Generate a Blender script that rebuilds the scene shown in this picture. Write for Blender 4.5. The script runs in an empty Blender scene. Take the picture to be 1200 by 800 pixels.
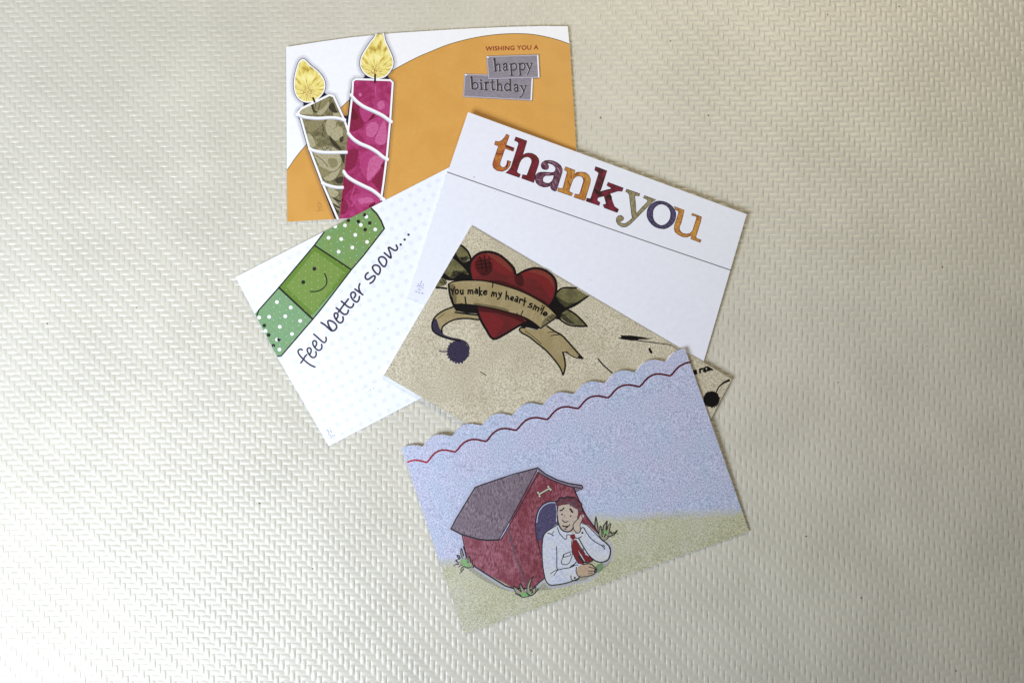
import bpy, math, random
import numpy as np
from mathutils import Vector, Matrix
from mathutils.geometry import delaunay_2d_cdt

random.seed(7); np.random.seed(7)
sc = bpy.context.scene
COL = sc.collection

# ------------------------------------------------------------------ camera
F_PX = 1200.0; DIST = 0.6; TILT = math.radians(4.5)
cam_data = bpy.data.cameras.new("camera"); cam = bpy.data.objects.new("camera", cam_data)
COL.objects.link(cam); sc.camera = cam
cam_data.sensor_width = 36.0; cam_data.lens = 36.0
cam_data.clip_start = 0.01; cam_data.clip_end = 20
CAM = Vector((0, -DIST*math.sin(TILT), DIST*math.cos(TILT)))
cam.location = CAM; cam.rotation_euler = (TILT, 0, 0)

# ------------------------------------------------------------------ world, lamps, exposure
w = bpy.data.worlds.new("World"); sc.world = w; w.use_nodes = True
bg = w.node_tree.nodes["Background"]
bg.inputs[0].default_value = (0.95, 0.94, 0.92, 1); bg.inputs[1].default_value = 0.055

def area(name, loc, target, sx, sy, power, color, spread=180):
    d = bpy.data.lights.new(name, 'AREA'); d.shape = 'RECTANGLE'; d.size = sx; d.size_y = sy
    d.energy = power; d.color = color; d.spread = math.radians(spread)
    o = bpy.data.objects.new(name, d); COL.objects.link(o); o.location = loc
    o.rotation_euler = (Vector(target)-Vector(loc)).to_track_quat('-Z', 'Y').to_euler()
    return o
area("window_light", (-0.55, -0.42, 0.63), (-0.30, 0.03, 0), 0.48, 0.40, 4.75, (0.81, 0.88, 1.0), 108)
area("room_light", (0.26, 0.58, 0.62), (0.06, 0.22, 0), 0.50, 0.26, 1.4, (1.0, 0.88, 0.63), 120)

sc.view_settings.view_transform = 'Standard'; sc.view_settings.look = 'None'
sc.view_settings.gamma = 1; sc.view_settings.use_curve_mapping = False
sc.view_settings.exposure = 0.0
sc.render.engine = 'CYCLES'

# ------------------------------------------------------------------ helpers (working unit: millimetres)
def world_pt(px, py, z):
    """point of the table world (mm) seen at photo pixel px,py, at height z mm"""
    dx = (px-600)/F_PX; dy = -(py-400)/F_PX
    d = (dx, dy*math.cos(TILT)+math.sin(TILT), dy*math.sin(TILT)-math.cos(TILT))
    t = (z/1000.0-CAM.z)/d[2]
    return ((CAM.x+t*d[0])*1000, (CAM.y+t*d[1])*1000)

def zm(x0, y0, s, pts):
    return [(x0+p[0]/s, y0+p[1]/s)+tuple(p[2:]) for p in pts]

def srgb(c):
    return tuple((v/255/12.92 if v/255 <= 0.04045 else ((v/255+0.055)/1.055)**2.4) for v in c)

def smooth(pts, closed=False, n=5):
    """catmull-rom through the points"""
    P = [tuple(p) for p in pts]; N = len(P); out = []
    rng = range(N if closed else N-1)
    for i in rng:
        p0 = P[(i-1) % N] if closed or i > 0 else P[i]
        p1 = P[i]; p2 = P[(i+1) % N]
        p3 = P[(i+2) % N] if closed or i+2 < N else P[(i+1) % N]
        for k in range(n):
            t = k/n
            out.append(tuple(0.5*((2*b)+(c-a)*t+(2*a-5*b+4*c-d)*t*t+(-a+3*b-3*c+d)*t**3) for a, b, c, d in zip(p0, p1, p2, p3)))
    if not closed: out.append(P[-1])
    return out

def area2(P):
    return sum(P[i][0]*P[(i+1) % len(P)][1]-P[(i+1) % len(P)][0]*P[i][1] for i in range(len(P)))

def clip_poly(P, C):
    """Sutherland-Hodgman, C convex"""
    if area2(C) < 0: C = C[::-1]
    out = list(P)
    for i in range(len(C)):
        a, b = C[i], C[(i+1) % len(C)]
        side = lambda p: (b[0]-a[0])*(p[1]-a[1])-(b[1]-a[1])*(p[0]-a[0])
        inp, out = out, []
        for k in range(len(inp)):
            p, q = inp[k], inp[(k+1) % len(inp)]
            sp, sq = side(p), side(q)
            if sp >= 0: out.append(p)
            if (sp >= 0) != (sq >= 0):
                t = sp/(sp-sq); out.append((p[0]+(q[0]-p[0])*t, p[1]+(q[1]-p[1])*t))
        if not out: return []
    return out

def inside_convex(p, C):
    if area2(C) < 0: C = C[::-1]
    return all((C[(i+1) % len(C)][0]-C[i][0])*(p[1]-C[i][1])-(C[(i+1) % len(C)][1]-C[i][1])*(p[0]-C[i][0]) >= 0 for i in range(len(C)))

def dens(P, m):
    out = []
    for i in range(len(P)):
        a, b = P[i], P[(i+1) % len(P)]
        n = max(1, int(math.hypot(b[0]-a[0], b[1]-a[1])/m))
        for k in range(n): out.append((a[0]+(b[0]-a[0])*k/n, a[1]+(b[1]-a[1])*k/n))
    return out

class Card:
    """one card: its height field (mm, by photo-plane pixel position) and its Empty"""
    def __init__(s, name, label, cat, centre, zf, clip):
        s.zf = zf; s.clip = clip
        s.o = world_pt(centre[0], centre[1], 0)
        e = bpy.data.objects.new(name, None); COL.objects.link(e)
        e.empty_display_size = 0.02
        e.location = (s.o[0]/1000, s.o[1]/1000, 0)
        e['label'] = label; e['category'] = cat
        s.root = e
    def z(s, x, y):        # x,y world mm -> z of the card's top
        return s.zf(600+x*2.0, 400-y*2.0)
    def at(s, px, py, dz=0.0):
        z = 2.0
        for _ in range(4):
            x, y = world_pt(px, py, z); z = s.z(x, y)+dz
        return x, y, z
    def loc(s, x, y, z):
        return ((x-s.o[0])/1000, (y-s.o[1])/1000, z/1000)

def link(name, me, mat, parent, kind=None, shade=True):
    o = bpy.data.objects.new(name, me); COL.objects.link(o)
    if mat: me.materials.append(mat)
    if parent: o.parent = parent
    if kind: o['kind'] = kind
    if shade and len(me.polygons): me.polygons.foreach_set('use_smooth', [True]*len(me.polygons))
    return o

def tess(loops, step):
    """loops in mm -> verts2d, tris"""
    vs, es = [], []
    for L in loops:
        b = len(vs); n = len(L)
        vs += [Vector(p) for p in L]; es += [(b+i, b+(i+1) % n) for i in range(n)]
    xs = [v.x for v in vs]; ys = [v.y for v in vs]
    nb = len(vs)
    if max(xs)-min(xs) > step*1.2 and max(ys)-min(ys) > step*1.2:
        A = np.array([(v.x, v.y) for v in vs])
        x = min(xs)+step/2
        while x < max(xs):
            y = min(ys)+step/2
            while y < max(ys):
                if np.min((A[:, 0]-x)**2+(A[:, 1]-y)**2) > (step*0.35)**2: vs.append(Vector((x+0.01*math.sin(y), y)))
                y += step
            x += step
    r = delaunay_2d_cdt(vs, es, [], 1, 1e-5)
    tr = r[2]
    if len(loops) > 1:
        def pin(x, y, P):
            c = False
            for i in range(len(P)):
                a, b = P[i], P[i-1]
                if (a[1] > y) != (b[1] > y) and x < (b[0]-a[0])*(y-a[1])/(b[1]-a[1])+a[0]: c = not c
            return c
        def cen(t): return sum(r[0][i].x for i in t)/3, sum(r[0][i].y for i in t)/3
        tr = [t for t in tr if not any(pin(*cen(t), h) for h in loops[1:])]
    return r[0], tr

def sheet(name, card, loops, mat, level=1, step=4.0, parent=None, base=0.0, clip=True, mm=None, kind=None, thick=0.0, label=None):
    """a flat printed area lying on a card. loops: pixel outlines (first outer, others holes)"""
    if loops and isinstance(loops[0][0], (int, float)): loops = [loops]
    if clip and card.clip:
        loops = [clip_poly(L, card.clip) for L in loops]; loops = [L for L in loops if len(L) > 2]
        if not loops: return None
    dz = base+level*0.012
    L2 = []
    for L in loops:
        L = dens(L, 8)
        L2.append([card.at(p[0], p[1], dz)[:2] for p in L])
    v2, tr = tess(L2, step)
    V = [card.loc(v[0], v[1], card.z(v[0], v[1])+dz) for v in v2]
    T = []
    for t in tr:
        a, b, c = (v2[i] for i in t)
        cr = (b[0]-a[0])*(c[1]-a[1])-(b[1]-a[1])*(c[0]-a[0])
        T.append(tuple(t) if cr > 0 else tuple(t)[::-1])
    if thick:
        n = len(V)
        V2 = [(v[0], v[1], v[2]-thick/1000) for v in V]
        from collections import Counter
        E = {}
        for t in T:
            for i in range(3):
                e = (t[i], t[(i+1) % 3])
                E[e] = 1
        sides = [(a, b) for (a, b) in E if (b, a) not in E]
        T = T+[tuple(i+n for i in t[::-1]) for t in T]
        V = V+V2
        nb = len(V); mp_ = {}
        for a, b in sides:
            for q in (a, b):
                if q not in mp_: mp_[q] = nb+len(mp_)*2; 
        ex = [None]*(2*len(mp_))
        for q, k in mp_.items(): ex[k-nb] = V[q]; ex[k-nb+1] = V2[q]
        V = V+ex
        T += [(mp_[b], mp_[a], mp_[a]+1, mp_[b]+1) for a, b in sides]
    me = bpy.data.meshes.new(name); me.from_pydata(V, [], T); me.update()
    o = link(name, me, mat, parent or card.root, kind, shade=not thick)
    if label: o['label'] = label
    return o

def ribbon_geo(card, pts, width, dz, V, Fc, closed=False, sm=True, clip=True):
    """pts: (px,py[,w]) ; adds a stroke of that width (px) to V,Fc"""
    P = [(p[0], p[1], (p[2] if len(p) > 2 else 1.0)*width) for p in pts]
    if sm and len(P) > 2: P = smooth(P, closed, 4)
    if clip and card.clip and not closed:
        Pd = []
        for i in range(len(P)-1):
            a, b = P[i], P[i+1]; n = max(1, int(math.hypot(b[0]-a[0], b[1]-a[1])/1.0))
            for k in range(n): Pd.append(tuple(a[j]+(b[j]-a[j])*k/n for j in range(3)))
        step_ = Pd+[P[-1]]
        if not all(inside_convex(p[:2], card.clip) for p in P): P = step_
        P2 = [p for p in P if inside_convex(p[:2], card.clip)]
        if len(P2) < 2: return
        P = P2
    Q = [P[0]]
    for p in P[1:]:
        if math.hypot(p[0]-Q[-1][0], p[1]-Q[-1][1]) > 0.12: Q.append(p)
    P = Q
    if len(P) < 2: return
    R = []
    for i in range(len(P)-1):
        a, b = P[i], P[i+1]; n = max(1, int(math.hypot(b[0]-a[0], b[1]-a[1])/7))
        for k in range(n): R.append(tuple(a[j]+(b[j]-a[j])*k/n for j in range(3)))
    R.append(P[-1]); P = R
    N = len(P)
    rows = []
    for i in range(N):
        if closed: a, b = P[(i-1) % N], P[(i+1) % N]
        else: a, b = P[max(i-1, 0)], P[min(i+1, N-1)]
        tx, ty = b[0]-a[0], b[1]-a[1]; l = math.hypot(tx, ty) or 1; tx /= l; ty /= l
        rows.append((P[i][0], P[i][1], tx, ty, P[i][2]/2))
    if not closed:
        x, y, tx, ty, r = rows[0]
        pre = [(x-tx*r*c, y-ty*r*c, tx, ty, r*s_) for c, s_ in ((0.95, 0.3), (0.7, 0.72))]
        x, y, tx, ty, r = rows[-1]
        post = [(x+tx*r*c, y+ty*r*c, tx, ty, r*s_) for c, s_ in ((0.7, 0.72), (0.95, 0.3))]
        rows = pre+rows+post
    b0 = len(V)
    for x, y, tx, ty, r in rows:
        for sgn in (1, -1):
            q = card.at(x-ty*r*sgn, y+tx*r*sgn, dz); V.append(card.loc(*q))
    n = len(rows)
    for i in range(n if closed else n-1):
        a, b = b0+2*i, b0+2*((i+1) % n)
        Fc.append((a, a+1, b+1, b))

def strokes(name, card, lst, width, mat, level=3, parent=None, base=0.0, closed=False, sm=True, clip=True, kind=None, label=None, split=False):
    if split:
        for k, s in enumerate(lst): strokes(name, card, [s], width, mat, level+0.2*(k % 5), parent, base, closed, sm, clip, kind, label)
        return
    V, Fc = [], []
    for k, s in enumerate(lst):
        wd = width
        if isinstance(s, tuple) and isinstance(s[0], (int, float)): wd, s = s
        ribbon_geo(card, s, wd, base+level*0.012+0.0022*(k % 5), V, Fc, closed, sm, clip)
    if not Fc: return None
    me = bpy.data.meshes.new(name); me.from_pydata(V, [], Fc); me.update()
    # make normals point up
    if len(me.polygons):
        up = sum(p.normal.z for p in me.polygons)
        if up < 0: me.flip_normals()
    o = link(name, me, mat, parent or card.root, kind)
    if label: o['label'] = label
    return o

def dots(name, card, cs, r, mat, level=3, parent=None, base=0.0, n=12, kind=None, clip=True, squash=None):
    V, Fc = [], []
    for c in cs:
        rr = c[2] if len(c) > 2 else r
        pts = [(c[0]+rr*math.cos(2*math.pi*i/n), c[1]-rr*math.sin(2*math.pi*i/n)) for i in range(n)]
        if clip and card.clip:
            pts = clip_poly(pts, card.clip)
            if len(pts) < 3: continue
        b = len(V)
        for p in pts: V.append(card.loc(*card.at(p[0], p[1], base+level*0.012)))
        idx = list(range(b, b+len(pts)))
        Fc.append(tuple(idx))
    me = bpy.data.meshes.new(name); me.from_pydata(V, [], Fc); me.update()
    if len(me.polygons) and sum(p.normal.z for p in me.polygons) < 0: me.flip_normals()
    return link(name, me, mat, parent or card.root, kind)

# ------------------------------------------------------------------ materials
MATS = {}
def mat(name, c1, c2=None, scale=900.0, lo=0.35, hi=0.65, rough=0.42, spec=0.5, bump=0.0, bscale=1500.0,
        stretch=None, rot=0.0, metallic=0.0, c3=None, s3=150.0, alpha=1.0, detail=3.0, coat=0.0, f3=0.6):
    if name in MATS: return MATS[name]
    m = bpy.data.materials.new(name); m.use_nodes = True; nt = m.node_tree; N = nt.nodes; L = nt.links
    b = N["Principled BSDF"]
    b.inputs["Roughness"].default_value = rough; b.inputs["Specular IOR Level"].default_value = spec
    b.inputs["Metallic"].default_value = metallic
    if coat: b.inputs["Coat Weight"].default_value = coat; b.inputs["Coat Roughness"].default_value = 0.4
    tc = N.new("ShaderNodeTexCoord"); mp = N.new("ShaderNodeMapping")
    L.new(tc.outputs["Object"], mp.inputs[0])
    if stretch: mp.inputs["Scale"].default_value = (stretch[0], stretch[1], 1)
    mp.inputs["Rotation"].default_value = (0, 0, rot)
    col = None
    if c2 is not None:
        nz = N.new("ShaderNodeTexNoise"); nz.inputs["Scale"].default_value = scale; nz.inputs["Detail"].default_value = detail
        nz.inputs["Roughness"].default_value = 0.65
        L.new(mp.outputs[0], nz.inputs["Vector"])
        rp = N.new("ShaderNodeValToRGB"); rp.color_ramp.elements[0].position = lo; rp.color_ramp.elements[1].position = hi
        rp.color_ramp.elements[0].color = srgb(c1)+(1,); rp.color_ramp.elements[1].color = srgb(c2)+(1,)
        L.new(nz.outputs[0], rp.inputs[0]); col = rp.outputs[0]
        if c3 is not None:
            n3 = N.new("ShaderNodeTexNoise"); n3.inputs["Scale"].default_value = s3; n3.inputs["Detail"].default_value = 2
            L.new(tc.outputs["Object"], n3.inputs["Vector"])
            mr = N.new("ShaderNodeMapRange"); mr.inputs[1].default_value = 0.42; mr.inputs[2].default_value = 0.62
            mr.inputs[3].default_value = 0; mr.inputs[4].default_value = f3
            L.new(n3.outputs[0], mr.inputs[0])
            mx = N.new("ShaderNodeMix"); mx.data_type = 'RGBA'
            L.new(mr.outputs[0], mx.inputs[0]); L.new(col, mx.inputs[6]); mx.inputs[7].default_value = srgb(c3)+(1,)
            col = mx.outputs[2]
        L.new(col, b.inputs["Base Color"])
    else:
        b.inputs["Base Color"].default_value = srgb(c1)+(1,)
    if bump:
        nb = N.new("ShaderNodeTexNoise"); nb.inputs["Scale"].default_value = bscale; nb.inputs["Detail"].default_value = 3
        L.new(tc.outputs["Object"], nb.inputs["Vector"])
        bp = N.new("ShaderNodeBump"); bp.inputs["Strength"].default_value = 1.0; bp.inputs["Distance"].default_value = bump
        L.new(nb.outputs[0], bp.inputs["Height"]); L.new(bp.outputs[0], b.inputs["Normal"])
    if alpha < 1: b.inputs["Alpha"].default_value = alpha
    MATS[name] = m
    return m

paper_white = mat("white_card_stock", (244, 245, 252), (248, 249, 254), 400, rough=0.40, bump=0.00001, bscale=900)
paper_edge = mat("cut_card_edge", (232, 231, 228), rough=0.7)

# ------------------------------------------------------------------ the woven surface
CELL = 3.07
def build_weave():
    X0, X1, Y0, Y1 = -342.0, 342.0, -225.0, 252.0
    ni = int((X1-X0)/CELL); nj = int((Y1-Y0)/CELL)
    us = np.array([0.0, 0.08, 0.28, 0.62, 0.90])
    gx = (np.arange(ni)[:, None]+us[None, :]).ravel(); gy = (np.arange(nj)[:, None]+np.array([0.0]+np.sort(1-us[1:]).tolist())[None, :]).ravel()
    I = np.floor(gx).astype(int); U = gx-I; J = np.floor(gy).astype(int); W = gy-J
    II, JJ = np.meshgrid(I, J, indexing='ij'); UU, WW = np.meshgrid(U, W, indexing='ij')
    k = (II+JJ) % 4
    warp = k < 2                                  # vertical float in this cell
    # a warp float covers the row where k==0 and the one above it
    vloc = np.where(k == 0, WW*0.5, 0.5+WW*0.5)
    # weft float covers columns where k = 2 (first) and 3 (second)
    uloc = np.where(k == 2, UU*0.5, 0.5+UU*0.5)
    rng = np.random.RandomState(3)
    ra = rng.rand(ni+8, nj+8)
    fi = np.where(warp, II, np.where(k == 2, II, II-1)); fj = np.where(warp, np.where(k == 0, JJ, JJ-1), JJ)
    R = ra[fi % (ni+8), fj % (nj+8)]
    R2 = ra[(fi*7+3) % (ni+8), (fj*5+1) % (nj+8)]
    cu = np.where(warp, UU, uloc); cv = np.where(warp, vloc, WW)
    across = np.where(warp, cu, 1-cv); along = np.where(warp, cv, cu)
    A = np.where(warp, 0.27, 0.22)*(0.72+0.5*R)
    ax = np.abs(2*across**1.22-1)
    sh = 0.5+(R2-0.5)*0.25
    al = np.where(along < sh, along/sh*0.5, 0.5+(along-sh)/(1-sh)*0.5)
    e = 1.05*ax**2.4+1.08*np.abs(2*al-1)**2.5
    H = A*np.clip(1-e, 0, 1)**0.62-0.45
    # the narrow crease along the right side of each upright float and under each flat one
    left_warp = ((II-1+JJ) % 4) < 2
    vl = np.where(((II-1+JJ) % 4) == 0, WW*0.5, 0.5+WW*0.5)
    H = H-np.where((UU == 0) & left_warp, 0.17*np.clip(1-np.abs(2*vl-1)**2.2, 0, 1), 0)
    H = H-np.where((WW == 0) & ~warp, 0.09*np.clip(1-np.abs(2*uloc-1)**2.2, 0, 1), 0)
    H = H + rng.normal(0, 0.006, H.shape)
    # slow unevenness of the sheet and of the thread spacing
    X = X0+gx*CELL; Y = Y0+gy*CELL
    XX, YY = np.meshgrid(X, Y, indexing='ij')
    H = H+0.12*np.sin(XX/47.0+1.3)*np.cos(YY/61.0)+0.05*np.sin(XX/17.+YY/23.)
    XX = XX+0.35*np.sin(YY/38.)+0.16*np.sin(YY/5.3+XX/13.)
    YY = YY+0.30*np.sin(XX/44.)+0.16*np.sin(XX/4.7+YY/11.)
    n1, n2 = XX.shape
    co = np.stack([XX, YY, H], -1).reshape(-1, 3)/1000.0
    idx = np.arange(n1*n2).reshape(n1, n2)
    q = np.stack([idx[:-1, :-1], idx[1:, :-1], idx[1:, 1:], idx[:-1, 1:]], -1).reshape(-1, 4)
    me = bpy.data.meshes.new("woven_surface")
    me.vertices.add(len(co)); me.vertices.foreach_set("co", co.ravel())
    me.loops.add(q.size); me.loops.foreach_set("vertex_index", q.ravel())
    me.polygons.add(len(q)); me.polygons.foreach_set("loop_start", np.arange(0, q.size, 4)); me.polygons.foreach_set("loop_total", np.full(len(q), 4))
    me.polygons.foreach_set("use_smooth", np.ones(len(q), bool))
    me.update(); me.validate()
    return me

def weave_mat():
    m = bpy.data.materials.new("embossed_cream_vinyl"); m.use_nodes = True; nt = m.node_tree; N = nt.nodes; L = nt.links
    b = N["Principled BSDF"]; b.inputs["Roughness"].default_value = 0.36; b.inputs["Specular IOR Level"].default_value = 0.6
    tc = N.new("ShaderNodeTexCoord")
    n1 = N.new("ShaderNodeTexNoise"); n1.inputs["Scale"].default_value = 22; n1.inputs["Detail"].default_value = 4
    L.new(tc.outputs["Object"], n1.inputs["Vector"])
    rp = N.new("ShaderNodeValToRGB"); rp.color_ramp.elements[0].position = .35; rp.color_ramp.elements[1].position = .65
    rp.color_ramp.elements[0].color = srgb((204, 200, 186))+(1,); rp.color_ramp.elements[1].color = srgb((212, 208, 194))+(1,)
    L.new(n1.outputs[0], rp.inputs[0])
    # sparse dust specks
    vo = N.new("ShaderNodeTexVoronoi"); vo.inputs["Scale"].default_value = 95
    L.new(tc.outputs["Object"], vo.inputs["Vector"])
    lt = N.new("ShaderNodeMath"); lt.operation = 'LESS_THAN'; lt.inputs[1].default_value = 0.05
    L.new(vo.outputs["Distance"], lt.inputs[0])
    sep = N.new("ShaderNodeSeparateColor"); L.new(vo.outputs["Color"], sep.inputs[0])
    g2 = N.new("ShaderNodeMath"); g2.operation = 'LESS_THAN'; g2.inputs[1].default_value = 0.16; L.new(sep.outputs[0], g2.inputs[0])
    mu = N.new("ShaderNodeMath"); mu.operation = 'MULTIPLY'; L.new(lt.outputs[0], mu.inputs[0]); L.new(g2.outputs[0], mu.inputs[1])
    mx = N.new("ShaderNodeMix"); mx.data_type = 'RGBA'; L.new(mu.outputs[0], mx.inputs[0]); L.new(rp.outputs[0], mx.inputs[6])
    mx.inputs[7].default_value = srgb((110, 98, 80))+(1,)
    L.new(mx.outputs[2], b.inputs["Base Color"])
    nr = N.new("ShaderNodeTexNoise"); nr.inputs["Scale"].default_value = 160
    L.new(tc.outputs["Object"], nr.inputs["Vector"])
    mr = N.new("ShaderNodeMapRange"); mr.inputs[3].default_value = 0.30; mr.inputs[4].default_value = 0.44; L.new(nr.outputs[0], mr.inputs[0]); L.new(mr.outputs[0], b.inputs["Roughness"])
    nb = N.new("ShaderNodeTexNoise"); nb.inputs["Scale"].default_value = 700; nb.inputs["Detail"].default_value = 4
    L.new(tc.outputs["Object"], nb.inputs["Vector"])
    bp = N.new("ShaderNodeBump"); bp.inputs["Distance"].default_value = 0.00007; L.new(nb.outputs[0], bp.inputs["Height"]); L.new(bp.outputs[0], b.inputs["Normal"])
    return m
WM = weave_mat()
link("woven_surface", build_weave(), WM, None, 'structure', shade=False)
me = bpy.data.meshes.new("table_surface")
me.from_pydata([(-1.6, -1.4, -0.0012), (1.6, -1.4, -0.0012), (1.6, 1.4, -0.0012), (-1.6, 1.4, -0.0012)], [], [(0, 1, 2, 3)])
link("table_surface", me, WM, None, 'structure')

# ------------------------------------------------------------------ heights of the cards (mm), by position
def lin(px, py, a, b):
    dx, dy = b[0]-a[0], b[1]-a[1]
    return ((px-a[0])*dx+(py-a[1])*dy)/(dx*dx+dy*dy)
def z_birthday(px, py):
    u = (px-505)/170.0
    return 0.8+0.55*u*u
def z_feel(px, py):
    t = lin(px, py, (386, 522), (276, 325)); s = lin(px, py, (386, 522), (697, 360))
    return 0.85+max(0, t)*(0.35+1.05*max(0.0, min(1.1, s)))+0.25*max(0, s)
def z_thank(px, py):
    u = lin(px, py, (548, 132), (875, 250)); v = 1-lin(px, py, (548, 132), (478, 346))
    c = max(0.0, 1-u*2.2)
    return 2.9-1.45*u+1.2*v+1.1*c*c*max(0, v)**2+0.9*max(0, u)**2*max(0, v)**2
def z_heart(px, py):
    t = lin(px, py, (552, 265), (764, 624)); s = lin(px, py, (552, 265), (858, 443))
    return 4.3-3.5*t+6.2*max(0, s-0.6)**2*max(0.0, min(1.0, (1.0-t)/0.26))
def z_dog(px, py):
    t = lin(px, py, (711, 682), (638, 466)); s = lin(px, py, (544, 743), (878, 622))
    t = max(0.0, t)
    return 0.85+3.35*t**0.85+0.4*max(0, 2*s-1)**2*t-3.0*max(0.0, 0.3-s)**2/0.09*t

# outlines (photo pixels)
O_BIRTH = [(335.3, 55.3), (378, 48.7), (411.7, 44), (461.7, 39), (520, 35.3), (550, 33.7), (600, 31.6), (635, 30.8), (665.3, 31), (668, 60), (672, 121), (675.5, 180), (678, 238), (395, 256.6), (336.5, 260)]
O_FEEL = [(276, 324.6), (587, 165), (697, 360), (385.3, 522.5), (325.5, 419)]
O_THANK = [(548.5, 131.5), (875, 251), (811, 470), (644, 412), (478, 346.5), (524.2, 202.5), (526.5, 196.5)]
O_HEART = [(552, 264.8), (857.5, 444), (764, 624), (449.8, 439.5)]
dips = [(494, 523.7), (529, 511), (564, 498.3), (599.7, 486.7), (635.5, 474.3), (672, 461.5), (708.7, 448.7), (744, 435.8), (779.5, 423.5)]
def scallop(ds, start, end):
    out = list(start)
    for i, d in enumerate(ds):
        out.append(d)
        n = ds[i+1] if i+1 < len(ds) else (d[0]+35.6, d[1]-12.4)
        ex, ey = n[0]-d[0], n[1]-d[1]
        for t, h in ((0.10, 1.6), (0.22, 4.6), (0.36, 7.0), (0.5, 7.8), (0.62, 7.3), (0.75, 5.6), (0.88, 2.6), (0.96, 0.8)):
            if i+1 == len(ds) and t > 0.6: break
            # bump perpendicular to the edge direction, leaning left
            l = math.hypot(ex, ey); nx, ny = ey/l, -ex/l
            out.append((d[0]+ex*t+nx*h, d[1]+ey*t+ny*h))
    return out+list(end)
wave = scallop(dips, [(470.5, 525), (475, 522.6), (481.7, 521.4), (488, 521.8)], [(802.5, 408.3), (805, 415)])
O_DOG = wave+[(878, 622.5), (544, 743)]
C_DOG = [(470.5, 520), (805, 395), (878, 622.5), (544, 743)]

def panel(card, name, outline, m, step=5.0, drop=0.0, thick=0.26, edge=None):
    gx = sum(p[0] for p in outline)/len(outline); gy = sum(p[1] for p in outline)/len(outline)
    k = 0.991 if drop else 1.0
    o = sheet(name, card, [(gx+(p[0]-gx)*k, gy+(p[1]-gy)*k) for p in outline], m, level=0, step=step, base=-drop, clip=False, thick=thick)
    o.data.materials.append(edge or paper_edge)
    for p in o.data.polygons:
        if abs(p.normal.z) < 0.5: p.material_index = 1
        else: p.use_smooth = True
    return o

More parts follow.
